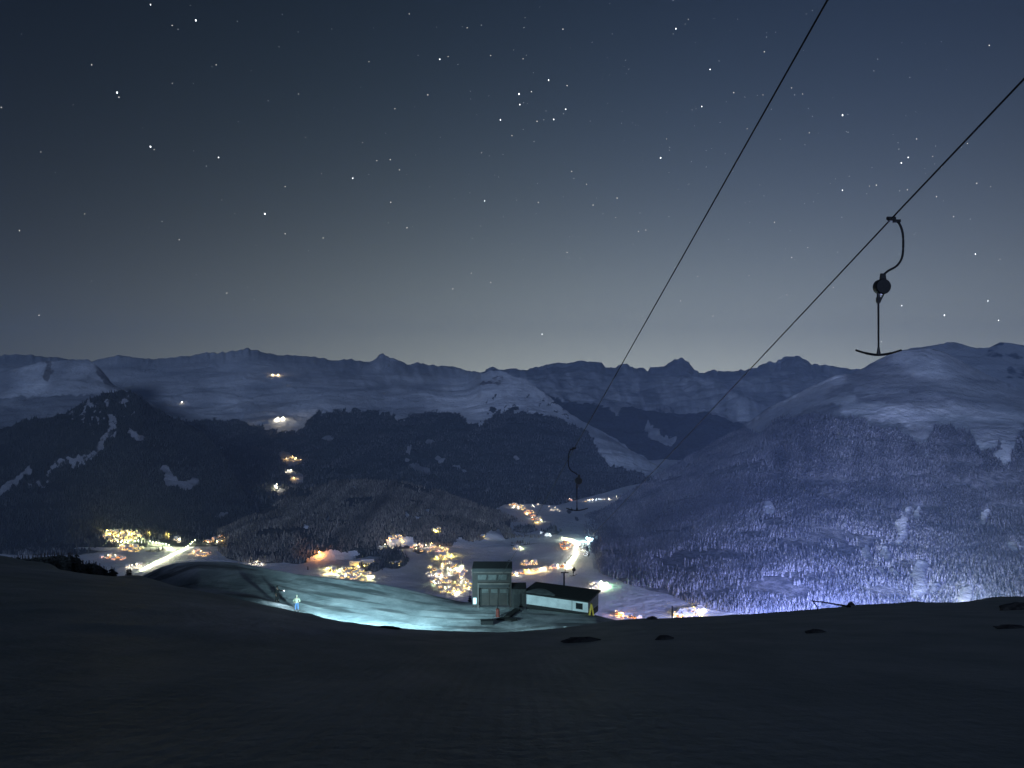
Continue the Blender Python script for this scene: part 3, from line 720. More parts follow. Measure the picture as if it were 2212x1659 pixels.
def tbar(at, side, label, turn=0.0, drop=1.0, face=0.0):
    """grip on the rope, swooping hanger arm, spring drum, rod and curved cross bar"""
    r = empty('t_bar', at, turn)
    tag(r, label, 't-bar', 'T-bars hanging from the lift')
    s = side
    g = MB(); g.box((0.02 * s, 0, 0.0), (0.20, 0.10, 0.10)); g.box((0.16 * s, 0, -0.06), (0.20, 0.09, 0.08), 0); g.tube([(-0.12, 0, 0.02), (0.12, 0, 0.02)], 0.05, 8)
    g.build('rope_grip', m_steel, r)
    a = MB(); a.tube(bez([(0.10 * s, 0, -0.03), (0.24 * s, 0, -0.14), (0.335 * s, 0, -0.42), (0.35 * s, 0, -0.80), (0.31 * s, 0, -1.13), (0.16 * s, 0, -1.36), (-0.08 * s, 0, -1.50), (-0.20 * s, 0, -1.60)]), 0.033, 8)
    a.build('hanger_arm', m_steel, r, True)
    cx = -0.27 * s
    h = MB()
    n = 22                                               # round spring drum, flat front to back
    vs, fs = [], []
    for y, q in ((-0.13, 0.90), (-0.09, 1.0), (0.09, 1.0), (0.13, 0.90)):
        for k in range(n):
            t = 2 * math.pi * k / n
            vs.append((cx + 0.225 * q * math.cos(t), y, -1.965 + 0.225 * q * math.sin(t)))
    for i in range(3):
        for k in range(n): fs.append((i * n + k, i * n + (k + 1) % n, (i + 1) * n + (k + 1) % n, (i + 1) * n + k))
    fs.append(tuple(range(n))); fs.append(tuple(range(3 * n, 4 * n))[::-1])
    h.add(vs, fs)
    h.box((cx + 0.03, 0, -1.70), (0.17, 0.12, 0.24), taper=0.7)
    drum = h.build('spring_drum', m_black, r)
    e = MB(); e.tube([(cx - 0.10, 0, -2.14), (cx - 0.10, 0, -2.44)], [0.045, 0.055]); e.tube([(cx + 0.06, 0, -2.16), (cx - 0.07, 0, -2.42)], 0.026); e.box((cx - 0.10, 0, -2.34), (0.10, 0.10, 0.14))
    e.build('rope_guide', m_black, r)
    L = -3.93 * drop
    d = MB(); d.tube([(cx - 0.10, 0, -2.42), (cx - 0.095, 0, L + 0.05)], [0.030, 0.026], 8)
    d.build('rod', m_steel, r)
    k = MB(); ca, sa = math.cos(face), math.sin(face)
    pts = [(q * ca, q * sa, L + 0.14 * abs(q / 0.66) ** 1.7 - 0.01) for q in np.linspace(-0.66, 0.66, 17)]
    k.tube([(cx - 0.095 + p[0], p[1], p[2]) for p in pts], [0.030] * 4 + [0.036] * 9 + [0.030] * 4, 8)
    k.tube([(cx - 0.095, 0, L + 0.22), (cx - 0.095, 0, L)], [0.028, 0.065], 8)
    k.build('cross_bar', m_black, r)
    return r
tbar(tp, 1, 'nearest T-bar with round black spring drum, hanging against the starry sky')
tbar(c1[1], -1, 'T-bar on the left rope, hanging in front of the dark valley forest', 0.0, 0.955)
tbar(t3, -1, 'farthest T-bar, hanging low beside the mast behind the white shed', 0.5, 0.70, 0.2)

# lift mast behind the shed
mx, my = mast_top.x, mast_top.y
mr = empty('lift_mast', (mx - 0.15, my, mast_top.z - 6.2)); tag(mr, 'slim dark lift mast standing behind the roof of the white shed', 'mast')
b = MB(); b.tube([(0, 0, -1), (0, 0, 4.7)], [0.15, 0.11], 10); b.build('pole', m_steel, mr)
b = MB(); b.box((0.1, 0, 4.75), (1.1, 0.14, 0.14)); b.tube([(0.15, 0, 4.7), (0.15, 0, 6.15)], 0.05); b.build('cross_arm', m_steel, mr)
b = MB(); b.tube([(0.15, -0.35, 6.12), (0.15, 0.35, 6.12)], 0.09, 10); b.build('rope_sheave', m_steel, mr)

# ================================================================== STATION TOWER
TX, TY, TZ = -2.78, 105.0, -30.95
tw = empty('lift_station', (TX, TY, TZ)); tag(tw, 'dark square lift station tower with a recessed gate and flat black roof', 'lift station')
W2 = 2.72
b = MB()
b.box((-W2 + 0.42, 2.0, 2.5), (0.84, 4.0, 5.0)); b.box((W2 - 0.14, 2.0, 2.5), (0.28, 4.0, 5.0)); b.box((0.28, 2.6, 2.5), (4.32, 2.8, 5.0)); b.box((0.28, 0.6, 4.27), (4.32, 1.2, 1.46))
b.build('wall', m_conc, tw)
b = MB(); b.box((0.03, 1.95, 5.24), (5.56, 4.3, 0.44)); b.build('roof', m_roof, tw)
b = MB(); b.box((0.0, -0.06, 4.93), (5.4, 0.12, 0.14)); b.build('cornice', m_trim, tw)
for k in range(3):
    x = -1.35 + 1.42 * k
    f = MB(); f.box((x, -0.03, 4.22), (1.34, 0.06, 0.86)); f = f.build('window', m_dkwood, tw)
    g = MB(); g.box((x, -0.07, 4.22), (1.14, 0.03, 0.66)); g.build('pane', m_pane, f)
    s = MB(); s.tube([(x + 0.50, -0.10, 3.9), (x + 0.80, -0.10, 4.55)], 0.05, 6); s.build('brace', m_roof, f)
b = MB(); b.box((0.22, -0.05, 3.36), (4.45, 0.14, 0.24)); b.box((-1.88, -0.05, 1.62), (0.22, 0.14, 3.24)); b.build('gate_frame', m_trim, tw)
b = MB(); b.box((0.28, 0.35, 2.98), (4.1, 0.5, 0.48)); b.build('lintel_beam', m_roof, tw)
b = MB(); b.box((0.28, 0.75, 2.62), (4.3, 0.12, 0.14)); b.build('rail', m_trim, tw)
for k in range(3):
    d = MB(); d.box((-0.98 + 1.28 * k, 1.10, 1.20), (1.16, 0.16, 2.4)); d = d.build('door_panel', m_conc, tw)
    g = MB(); g.box((-0.98 + 1.28 * k, 1.0, 2.05), (0.92, 0.05, 0.55)); g.build('pane', m_pane, d)
    g = MB(); g.box((-0.98 + 1.28 * k, 1.0, 1.62), (1.05, 0.06, 0.08)); g.build('handle_bar', m_dkwood, d)
b = MB(); b.box((-1.62, 0.9, 1.2), (0.22, 0.25, 2.4)); b.build('gate_post', m_dkwood, tw)
b = MB(); b.box((2.2, 0.9, 1.2), (0.2, 0.25, 2.4)); b.build('gate_post', m_dkwood, tw)
b = MB(); b.box((-2.36, -0.04, 0.95), (0.46, 0.06, 0.86)); b.build('notice_board', m_white, tw)
b = MB(); b.box((3.72, 1.7, 1.25), (1.98, 3.2, 2.5)); an = b.build('annexe', m_dkwood, tw)
b = MB(); b.box((3.72, 1.6, 2.56), (2.1, 3.5, 0.14)); b.build('roof', m_roof, an)
b = MB(); b.box((3.55, 0.08, 0.95), (1.0, 0.05, 1.8)); b.build('door', m_roof, an)
b = MB(); b.tube([(2.1, 0.4, 5.4), (2.12, 0.4, 6.2), (2.22, 0.4, 6.45), (2.36, 0.4, 6.5)], 0.035, 6); b.ball((2.40, 0.4, 6.46), 0.08); b.build('roof_lamp', m_steel, tw)
b = MB()                                               # bull wheel inside the gate
n = 28
for k in range(n):
    a0, a1 = 2 * math.pi * k / n, 2 * math.pi * (k + 1) / n
    b.tube([(0.3 + 1.5 * math.cos(a0), 0.35 + 0.3 * math.sin(a0), 3.66 ), (0.3 + 1.5 * math.cos(a1), 0.35 + 0.3 * math.sin(a1), 3.66)], 0.05, 5)
b.build('bull_wheel', m_steel, tw)

# ================================================================== WHITE SHED
A0 = Vector((1.95, 105.4, 0)); A1 = Vector((10.15, 101.3, 0)); ang = math.atan2(A1.y - A0.y, A1.x - A0.x); LEN = (A1 - A0).length
sh = empty('white_shed', (A0.x, A0.y, -30.72), ang); tag(sh, 'long low white shed with dark flat roof, built beside the lift station tower', 'shed')
b = MB(); b.box((LEN / 2, 2.0, 0.93), (LEN, 4.0, 1.46)); b.build('wall', m_white, sh)
b = MB(); b.box((LEN / 2, 2.0, -0.22), (LEN - 0.06, 3.96, 0.84)); b.build('plinth', m_dkwood, sh)
b = MB()
vs = [(-0.5, -0.45, 1.66), (LEN + 0.25, -0.45, 1.66), (LEN + 0.25, 4.3, 2.02), (-0.5, 4.3, 2.02), (-0.5, -0.45, 1.86), (LEN + 0.25, -0.45, 1.86), (LEN + 0.25, 4.3, 2.22), (-0.5, 4.3, 2.22)]
b.add(vs, [(0, 3, 2, 1), (4, 5, 6, 7), (0, 1, 5, 4), (1, 2, 6, 5), (2, 3, 7, 6), (3, 0, 4, 7)])
rf = b.build('roof', m_roof, sh)
b = MB(); pts = []
for k in range(26):
    t = k / 25; x = 0.1 + 4.3 * t
    pts.append((x, -0.35 + 0.15 * math.sin(t * 9) * t, 0)); 
top = [(x, 0.2 + 1.9 * math.sin(math.pi * min(1, (i / 25) ** 0.75)) * (1 - 0.3 * i / 25), 0) for i, (x, y, z) in enumerate(pts)]
zr = lambda y, h: 1.86 + (y + 0.45) * 0.36 / 4.75 + h
vs = [(x, y, zr(y, 0.012)) for x, y, z in pts] + [(x, y, zr(y, 0.012)) for x, y, z in top] + [(x, (y + top[i][1]) / 2, zr((y + top[i][1]) / 2, 0.10)) for i, (x, y, z) in enumerate(pts)]
n = 26
b.add(vs, [(i, i + 1, 2 * n + i + 1, 2 * n + i) for i in range(n - 1)] + [(2 * n + i, 2 * n + i + 1, n + i + 1, n + i) for i in range(n - 1)])
b.build('snow_patch', plain('old_snow', (0.13, 0.14, 0.14), 0.8, 0.3, 1.0), rf, True)
b = MB(); b.box((LEN - 1.25, -0.03, 0.92), (0.98, 0.06, 0.80)); wf = b.build('window', m_trim, sh)
b = MB(); b.box((LEN - 1.25, -0.07, 0.92), (0.84, 0.03, 0.66)); b.build('pane', m_glass, wf)
b = MB(); b.box((LEN - 2.3, -0.02, 0.93), (0.05, 0.04, 1.44)); b.build('joint_strip', m_trim, sh)

q = hit(1279, 1321, ['snow_shelf']) or Vector((10.7, 100, -30.4))
yb = empty('yellow_light_shape', (10.55, 100.85, -30.9), 0.2); tag(yb, 'yellow upside down V shape built as the lit mist at the shed corner', 'light shape')  # solid yellow shape put in for lit mist beside the shed
for s in (-1, 1):
    b = MB(); vs = [(s * 0.36, -0.25, 0), (s * 0.36, 0.25, 0), (0.02 * s, 0.22, 1.75), (0.02 * s, -0.22, 1.75)]
    vs += [(x - s * 0.09, y, z) for x, y, z in vs]
    b.add(vs, [(0, 1, 2, 3), (7, 6, 5, 4), (0, 4, 5, 1), (1, 5, 6, 2), (2, 6, 7, 3), (3, 7, 4, 0)])
    b.build('panel', m_yellow, yb)
b = MB(); b.box((0, 0, 1.76), (0.16, 0.46, 0.06)); b.build('top_cap', m_dkwood, yb)

# ================================================================== SMALL THINGS ON THE SHELF
def on(px, py, names=('snow_shelf',)):
    return hit(px, py, list(names)) or P(px, py, 95)
q = on(1075, 1333)
mp = empty('marker_post', q); tag(mp, 'red padded post with a thin pole, standing in the snow before the station', 'post')
b = MB(); b.tube([(0, 0, -0.2), (0, 0, 1.0), (0.02, 0, 1.08)], [0.24, 0.22, 0.18], 12); b.build('padding', m_red, mp)
b = MB(); b.tube([(0, 0, 1.0), (-0.03, 0, 2.4)], [0.045, 0.04], 8); b.build('pole', m_steel, mp)
def lay_slab(name, px0, py0, px1, py1, w, h, label, cat, grp=None):
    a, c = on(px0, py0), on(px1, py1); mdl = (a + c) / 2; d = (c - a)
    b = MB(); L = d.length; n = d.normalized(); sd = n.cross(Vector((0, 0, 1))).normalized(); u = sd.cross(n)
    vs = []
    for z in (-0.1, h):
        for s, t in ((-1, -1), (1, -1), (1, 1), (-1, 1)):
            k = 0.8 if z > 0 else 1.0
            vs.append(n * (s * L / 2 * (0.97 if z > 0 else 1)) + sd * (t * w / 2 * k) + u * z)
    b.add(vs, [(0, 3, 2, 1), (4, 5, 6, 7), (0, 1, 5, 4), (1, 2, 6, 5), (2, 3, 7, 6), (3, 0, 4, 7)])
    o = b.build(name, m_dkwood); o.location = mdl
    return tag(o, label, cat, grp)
lay_slab('shadow_slab', 1078, 1338, 1112, 1342, 1.3, 0.22, 'wide dark slab laid as the shadow on the snow right of the red post', 'shadow slab')  # dark slabs laid as the V-shaped shadow on the snow
lay_slab('shadow_slab', 1094, 1336, 1118, 1318, 0.9, 0.25, 'narrow dark slab laid as the shadow slanting from the red post up to the annexe', 'shadow slab')
q = on(1052, 1349); b = MB(); b.box((0, 0, 0.2), (1.45, 0.8, 0.55), 0.1, taper=0.92); b.box((0, 0, 0.5), (1.5, 0.84, 0.06), 0.1)
o = b.build('crate', m_roof); o.location = q; tag(o, 'low dark crate lying on the snow below the red post', 'crate')
q = on(1222, 1359); b = MB(); b.ball((0, 0, 0.12), 0.2, sc=(1.3, 1, 0.8)); b.ball((0.32, 0, 0.1), 0.16)
o = b.build('snow_block', m_lamp_white, smooth=True); o.location = q; tag(o, 'small bright white lump at the edge of the lit snow', 'snow block')

# ================================================================== THINGS ON THE DARK NEAR SLOPE
def near(px, py): return hit(px, py, ['snow_slope']) or P(px, py, 50)
def rock(px, py, w, d, h, label):
    q = near(px, py); b = MB(); r_ = random.Random(int(px)); vs, fs = [], []
    n = 14
    for i, (z, k) in enumerate(((-0.3, 1.0), (0.25, 0.95), (0.75, 0.66), (1.0, 0.25))):
        for j in range(n):
            t = 2 * math.pi * j / n; q2 = k * (0.75 + 0.45 * r_.random())
            vs.append((math.cos(t) * w / 2 * q2, math.sin(t) * d / 2 * q2, h * z * (0.8 + 0.4 * r_.random())))
    for i in range(3):
        for j in range(n): fs.append((i * n + j, i * n + (j + 1) % n, (i + 1) * n + (j + 1) % n, (i + 1) * n + j))
    fs.append(tuple(range(3 * n, 4 * n)))
    b.add(vs, fs); o = b.build('rock', m_rock); o.location = q
    tag(o, label, 'rock', 'rocks poking out of the dark slope')
rock(1255, 1387, 1.5, 0.9, 0.14, 'long flat dark rock on the near slope below the white shed')
rock(1436, 1381, 0.7, 0.4, 0.12, 'slim dark rock on the slope below the yellow village lights')
rock(1763, 1367, 0.7, 0.4, 0.12, 'slim dark rock on the slope below the bent trestle')
rock(2200, 1317, 1.9, 1.0, 0.30, 'big dark rock at the right rim of the slope')
rock(2185, 1357, 1.1, 0.6, 0.08, 'flat dark rock below the big rock at the right rim')
rock(1410, 1338, 0.9, 0.5, 0.22, 'dark rock on the rim beside the slim marker pole')
rock(832, 1357, 1.9, 0.4, 0.12, 'dark rubble along the rim below the lit shelf')
rock(1838, 1308, 0.6, 0.35, 0.26, 'small dark rock on the rim right of the bent trestle')
q = near(1452, 1337); pr = empty('marker_pole', q); tag(pr, 'slim dark marker pole on the rim beside the yellow lights', 'pole')
b = MB(); b.tube([(0, 0, -0.3), (0, 0, 0.85)], 0.03, 8); b.build('shaft', m_steel, pr)
b = MB(); b.ball((0, 0, 0.87), 0.05); b.build('cap', m_black, pr)
q = near(1768, 1318); q2 = near(1809, 1316.5)
ts = empty('trestle', q); tag(ts, 'bent dark metal trestle lying on the rim before the frosted hill', 'trestle')
L = (q2 - q).length
b = MB(); b.tube([(-0.52, 0, 0.66), (0.6, 0, 0.52), (L + 0.32, 0, 0.24)], [0.035, 0.05, 0.07], 8); b.build('bar', m_steel, ts)
for x0, x1, z in ((0.0, -0.40, 0.62), (L - 0.05, L + 0.1, 0.32)):
    b = MB(); b.tube([(x0, 0, -0.15), ((x0 + x1) / 2 + 0.05, 0, z * 0.5), (x1, 0, z)], 0.035, 8); b.build('leg', m_steel, ts)

# ================================================================== PEOPLE ON THE LIT SHELF
m_skin = plain('skin', (0.45, 0.27, 0.20), 0.6, 0.1, 20)
def skin_obj(name, V, E, rad, m, parent=None, root=0, sub=1):
    me = bpy.data.meshes.new(name); me.from_pydata(V, E, []); o = bpy.data.objects.new(name, me); COL.objects.link(o)
    md = o.modifiers.new('s', 'SKIN'); me.skin_vertices.new() if not me.skin_vertices else None
    for i, r_ in enumerate(rad):
        me.skin_vertices[0].data[i].radius = (r_, r_) if isinstance(r_, float) else r_
        me.skin_vertices[0].data[i].use_root = (i == root)
    md.use_smooth_shade = True
    o.modifiers.new('u', 'SUBSURF').levels = sub
    bpy.context.view_layer.update()
    ev = o.evaluated_get(bpy.context.evaluated_depsgraph_get()); nm = bpy.data.meshes.new_from_object(ev)
    o.modifiers.clear(); o.data = nm; nm.materials.clear(); nm.materials.append(m)
    nm.polygons.foreach_set('use_smooth', [True] * len(nm.polygons)); nm.polygons.foreach_set('material_index', [0] * len(nm.polygons))
    if parent: o.parent = parent
    return o
def person(loc, rz, label, arms, jm, tm, hm, boots):
    """standing figure; arms: two lists (shoulder, elbow, wrist, direction of the hand)"""
    r = empty('person', loc, rz); tag(r, label, 'person', 'people on the lit snow')
    V = [(0, 0, .95), (0, 0, 1.15), (0, .01, 1.36), (0, .01, 1.47), (0, .0, 1.54), (0, -.015, 1.63), (0, -.005, 1.72)]
    rad = [(.15, .11), (.145, .105), (.17, .11), .062, .06, (.078, .092), (.062, .075)]
    E = [(i, i + 1) for i in range(6)]
    def add(p, parent, r_):
        V.append(tuple(p)); rad.append(r_); E.append((parent, len(V) - 1)); return len(V) - 1
    legs = []
    for s in (-1, 1):
        h = add((.10 * s, 0, .90), 0, .095); k = add((.13 * s, -.05, .50), h, .066); a = add((.15 * s, .02, .10), k, .045); add((.17 * s, -.15, .04), a, .042)
        legs.append((h, k, a))
    arm = []
    for s, (sh_, el, wr, hd) in zip((-1, 1), arms):
        a = add(sh_, 2, .065); b_ = add(el, a, .046); c = add(wr, b_, .033); hd = Vector(hd).normalized()
        pm = Vector(wr) + hd * .07; pi = add(pm, c, .034)
        sd = hd.cross(Vector((0, 1, 0.2))).normalized()
        for f, ln in zip((-1.5, -.5, .5, 1.5), (.055, .07, .075, .065)):
            k1 = add(pm + hd * .035 + sd * .018 * f, pi, .010); add(pm + hd * (.035 + ln) + sd * .020 * f + Vector((0, -.02, -.01)), k1, .009)
        k1 = add(Vector(wr) + hd * .04 - sd * .045, pi, .012); add(Vector(wr) + hd * .085 - sd * .06, k1, .010)
        arm.append((a, b_, c))
    V = [tuple(map(float, v)) for v in V]
    skin_obj('body', V, E, rad, m_skin, r)
    # face
    b = MB(); b.ball((0, -.105, 1.625), .016, sc=(.8, 1, 1.3)); b.build('nose', m_skin, r)
    for s in (-1, 1):
        b = MB(); b.ball((.03 * s, -.088, 1.655), .011); b.build('eye', m_black, r)
    jv = [(0, 0, .86), (0, 0, 1.02), (0, 0, 1.18), (0, .01, 1.36), (0, .01, 1.46)]; jr = [(.19, .15), (.185, .145), (.185, .14), (.195, .14), .085]; je = [(0, 1), (1, 2), (2, 3), (3, 4)]
    for s in range(2):
        i = len(jv); a, b_, c = (Vector(V[k]) for k in arm[s]); jv += [tuple(a), tuple(b_), tuple(b_.lerp(c, .9))]; jr += [.088, .068, .055]; je += [(3, i), (i, i + 1), (i + 1, i + 2)]
    skin_obj('jacket', jv, je, jr, jm, r)
    tv_ = [(0, 0, .97)]; tr = [(.175, .135)]; te = []
    for s in range(2):
        i = len(tv_); h, k, a = (Vector(V[q]) for q in legs[s]); tv_ += [tuple(h + Vector((0, 0, -.02))), tuple(k), tuple(a + Vector((0, 0, .08)))]; tr += [.118, .092, .082]; te += [(0, i), (i, i + 1), (i + 1, i + 2)]
    skin_obj('trousers', tv_, te, tr, tm, r)
    for s in range(2):
        a = Vector(V[legs[s][2]]); sx_ = 1 if s else -1
        b = MB(); b.tube([a + Vector((0, .03, .20)), a + Vector((0, .02, .02)), a + Vector((.0, 0, -.06))], [.07, .075, .08], 10); b.box((a.x + .01 * sx_, a.y - .10, a.z - .05), (.11, .28, .10), -.12 * sx_)
        b.build('boot', boots, r)
    b = MB(); b.ball((0, 0, 1.71), .122, sc=(.92, 1.05, .85), n=14, k=8); b.tube([(-.10, -.06, 1.665), (0, -.115, 1.67), (.10, -.06, 1.665)], .028, 8); b.build('helmet', hm, r, True)
    return r
j_dark = plain('black_jacket', (0.012, 0.013, 0.016), 0.8, 0.2, 6); j_pale = plain('pale_yellow_jacket', (0.36, 0.35, 0.24), 0.7, 0.3, 5)
t_dark = plain('black_trousers', (0.012, 0.012, 0.014), 0.8, 0.2, 6); t_blue = plain('blue_trousers', (0.08, 0.15, 0.30), 0.7, 0.3, 5)
p1 = Vector((-26.3, 85.0, 0)); p1.z = ground(p1.x, p1.y, ['snow_shelf'])
p2 = Vector(on(641, 1321)); 
person(p1, 0.9, 'person in dark clothes holding a small lamp out over the snow', (((-.21, .01, 1.38), (-.30, .02, 1.12), (-.24, -.12, .90), (0.1, -.5, -1)), ((.21, .01, 1.38), (.38, -.12, 1.20), (.50, -.36, 1.24), (.5, -1, .1))), j_dark, t_dark, j_dark, j_dark)
person(p2, 0.25, 'person in a pale yellow jacket and blue trousers, standing in the lamp light', (((-.21, .01, 1.38), (-.36, .04, 1.12), (-.22, -.14, 1.02), (.8, -.4, -.3)), ((.21, .01, 1.38), (.36, .04, 1.12), (.22, -.14, 1.05), (-.8, -.4, -.2))), j_pale, t_blue, j_pale, m_black)
hl = empty('hand_lamp', p1 + Vector((0.78, 0.02, 1.26)), 0.9); tag(hl, 'small glowing lamp in the hand of the person in dark clothes', 'lamp')
b = MB(); b.tube([(0, 0.12, 0), (0, 0, 0)], [0.03, 0.05], 10); b.build('casing', m_black, hl)
b = MB(); b.tube([(0, 0, 0), (0, -0.02, 0)], 0.045, 10); b.build('lens', glow('hand_lamp_lens', (0.95, 0.85, 0.85), 12.0), hl)
LP = p1 + Vector((1.0, -0.10, 1.30))
def spot(name, loc, to, power, size, blend, col, soft=0.05):
    l = bpy.data.lights.new(name, 'SPOT'); l.energy = power; l.spot_size = R(size); l.spot_blend = blend; l.color = col; l.shadow_soft_size = soft
    o = bpy.data.objects.new(name, l); o.location = loc; o.rotation_euler = (Vector(to) - Vector(loc)).to_track_quat('-Z', 'Y').to_euler(); COL.objects.link(o); return o
spot('hand_lamp_beam', LP, on(612, 1311), 380, 100, 0.9, (0.62, 0.86, 1.0))
# unseen lights placed in the hollow behind the rim to light the shelf
SHELF_BEAM = spot('unseen_shelf_light', P(762, 1351, 60), on(850, 1292), 300000, 48, 1.0, (0.47, 0.86, 1.0), 0.3)
WIDE = spot('unseen_shelf_light', P(768, 1351, 60), on(1000, 1312), 60000, 100, 1.0, (0.50, 0.87, 1.0), 0.3)  # weak wide fill added for the shed and the rest of the shelf
# ================================================================== VILLAGE
def house_mesh(name, wall, win, seed, w=12.0, d=10.0, h=6.0, rh=3.2, lit=0.7):
    r_ = random.Random(seed); b = MB()
    b.box((0, 0, h / 2 - 1), (w, d, h + 2), m=0)
    b.add([(-w / 2, -d / 2, h), (w / 2, -d / 2, h), (0, -d / 2, h + rh), (-w / 2, d / 2, h), (w / 2, d / 2, h), (0, d / 2, h + rh)], [(0, 1, 2), (5, 4, 3)], 0)
    o = 0.9                                           # eaves
    for s in (-1, 1):
        e = [(0, h + rh + 0.05), (s * (w / 2 + o), h - o * rh / (w / 2) + 0.05)]
        vs = [(x, y, z + t) for t in (0, 0.55) for x, z in e for y in (-d / 2 - o, d / 2 + o)]
        b.add(vs, [(0, 1, 3, 2), (4, 6, 7, 5), (0, 4, 5, 1), (2, 3, 7, 6), (0, 2, 6, 4), (1, 5, 7, 3)], 1)
    b.box((w * 0.22, d * 0.15, h + rh), (0.9, 0.9, 2.2), m=0)
    b.box((0, -d / 2 - 0.55, h * 0.5), (w * 0.8, 1.1, 0.25), m=0)        # balcony
    for side in (0, 1, 2, 3):
        nwin = 3 if side < 2 else 3
        for k in range(nwin):
            for z in (1.6, 4.4):
                m = 2 if r_.random() < lit else 3
                u = (k - (nwin - 1) / 2) * (w if side < 2 else d) / (nwin + 0.2)
                if side == 0: b.box((u, -d / 2 - 0.02, z), (1.7, 0.1, 1.5), m=m)
                elif side == 1: b.box((u, d / 2 + 0.02, z), (1.7, 0.1, 1.5), m=m)
                elif side == 2: b.box((-w / 2 - 0.02, u, z), (0.1, 1.7, 1.5), m=m)
                else: b.box((w / 2 + 0.02, u, z), (0.1, 1.7, 1.5), m=m)
    b.box((0, -d / 2 - 0.02, h + rh * 0.35), (1.8, 0.1, 1.3), m=2)
    o_ = b.build(name, [wall, m_snowcap, G_win[win], m_glass])
    me = o_.data; bpy.data.objects.remove(o_)
    return me
HOUSES = {}
def house(win):
    if win not in HOUSES:
        HOUSES[win] = [house_mesh('chalet', m_wallw if i % 2 else m_wallp, win, i * 7 + 1, 11 + 2.5 * i, 9.5 + i, 5.6 + 0.7 * i, 2.8 + .3 * i) for i in range(3)]
    return random.choice(HOUSES[win])
LAMPS = {}
def lamp_mesh(c):
    if c not in LAMPS:
        b = MB(); b.tube([(0, 0, -1), (0, 0, 6.6), (0, -0.6, 7.2), (0, -1.2, 7.3)], [0.12, 0.09, 0.07, 0.07], 6, 0)
        b.box((0, -1.5, 7.35), (0.5, 1.0, 0.2), m=0); b.ball((0, -1.5, 7.0), 0.95, 1, 8, 5, (1, 1, 0.8))
        o = b.build('street_lamp', [m_pole, G_lamp[c]]); LAMPS[c] = o.data; bpy.data.objects.remove(o)
    return LAMPS[c]
LD = {}
POWER = 3.5
def point(loc, col, power, soft=0.4):
    k = (col, power)
    if k not in LD:
        l = bpy.data.lights.new('lamp_light', 'POINT'); l.energy = power * POWER; l.color = GC[col]; l.shadow_soft_size = soft; LD[k] = l
    o = bpy.data.objects.new('lamp_light', LD[k]); o.location = loc; COL.objects.link(o); return o
def visible(px, py):
    d = P(px, py, 1).normalized()
    for k in ('snow_slope', 'snow_shelf'):
        if BVH[k].ray_cast(Vector((0, 0, 0)), d)[0] is not None: return False
    return True
rv = random.Random(4)
def pick(shape):
    if shape[0] == 'e':
        _, cx, cy, rx, ry, rot = shape
        while True:
            u, v = rv.uniform(-1, 1), rv.uniform(-1, 1)
            if u * u + v * v < 1: break
        c, s = math.cos(R(rot)), math.sin(R(rot))
        return cx + u * rx * c - v * ry * s, cy + u * rx * s + v * ry * c
    _, pts, jit = shape
    ls = [math.hypot(b[0] - a[0], b[1] - a[1]) for a, b in zip(pts, pts[1:])]
    t = rv.random() * sum(ls)
    for (a, b), l in zip(zip(pts, pts[1:]), ls):
        if t <= l: break
        t -= l
    t /= l
    return a[0] + (b[0] - a[0]) * t + rv.uniform(-jit, jit), a[1] + (b[1] - a[1]) * t + rv.uniform(-jit, jit) * .4
def cols(s):                                            # 'yellow3 white1' -> weighted list
    o = []
    for w in s.split(): o += [w.rstrip('0123456789')] * int(w[len(w.rstrip('0123456789')):] or 1)
    return o
placed, strips, homes = [], [], []
def cluster(shape, nh, nl, hc, lc, power, where, hk, lk, gap=2.2, even=False, big=1.0):
    hc, lc = cols(hc), cols(lc)
    for kind, n in (('h', nh), ('l', nl)):
        tries = 0; done = 0
        while done < n and tries < n * 12:
            tries += 1
            if even and kind == 'l':
                pts = shape[1]; ls = np.cumsum([0] + [math.hypot(b[0] - a[0], b[1] - a[1]) for a, b in zip(pts, pts[1:])]); t = ls[-1] * ((tries - 1) % n + .5) / n
                px, py = np.interp(t, ls, [p[0] for p in pts]) + rv.uniform(-1, 1), np.interp(t, ls, [p[1] for p in pts]) + rv.uniform(-.6, .6)
            else: px, py = pick(shape)
            if not visible(px, py): continue
            g = gap if kind == 'h' else gap * 0.6
            if not even and any(abs(px - a) < g * 1.3 and abs(py - b) < g * .7 for a, b in placed): continue
            if kind == 'h' and any(abs(px - a) < 6 and -3 < py - b < 7 for a, b in strips): continue
            if kind == 'l' and any(abs(px - a) < 4.5 and abs(py - b) < 1.6 for a, b in homes): continue
            q = hit(px, py, FARLAND)
            if q is None: continue
            if kind == 'h': homes.append((px, py))
            if even: strips.append((px, py))
            placed.append((px, py)); done += 1
            if kind == 'h':
                o = bpy.data.objects.new('chalet', house(rv.choice(hc)))
                o.rotation_euler = (0, 0, rv.choice((0, 0, 1.57, -1.57)) + rv.uniform(-.5, .5)); s = rv.uniform(0.95, 1.4); o.scale = (s, s, s)
                o.location = q; COL.objects.link(o); tag(o, hk + ' ' + where, 'house', 'chalets ' + where)
            else:
                c = rv.choice(lc)
                o = bpy.data.objects.new('street_lamp', lamp_mesh(c)); o.location = q; o.scale = (big, big, big); COL.objects.link(o)
                tag(o, lk + ' ' + where, 'street lamp', 'street lamps ' + where)
                point(q + Vector((0, -2.8 * big, 6.2 * big)), c, power * rv.choice((0.7, 1.0, 1.4)) if not even else power)
H, L = 'small lit snow-roofed chalet', 'glowing street lamp'
cluster(('l', [(236, 1172), (268, 1174), (304, 1170)], 1), 0, 9, 'warm', 'white lime', 26000, 'in the white row through the far left village', H, L, even=True)
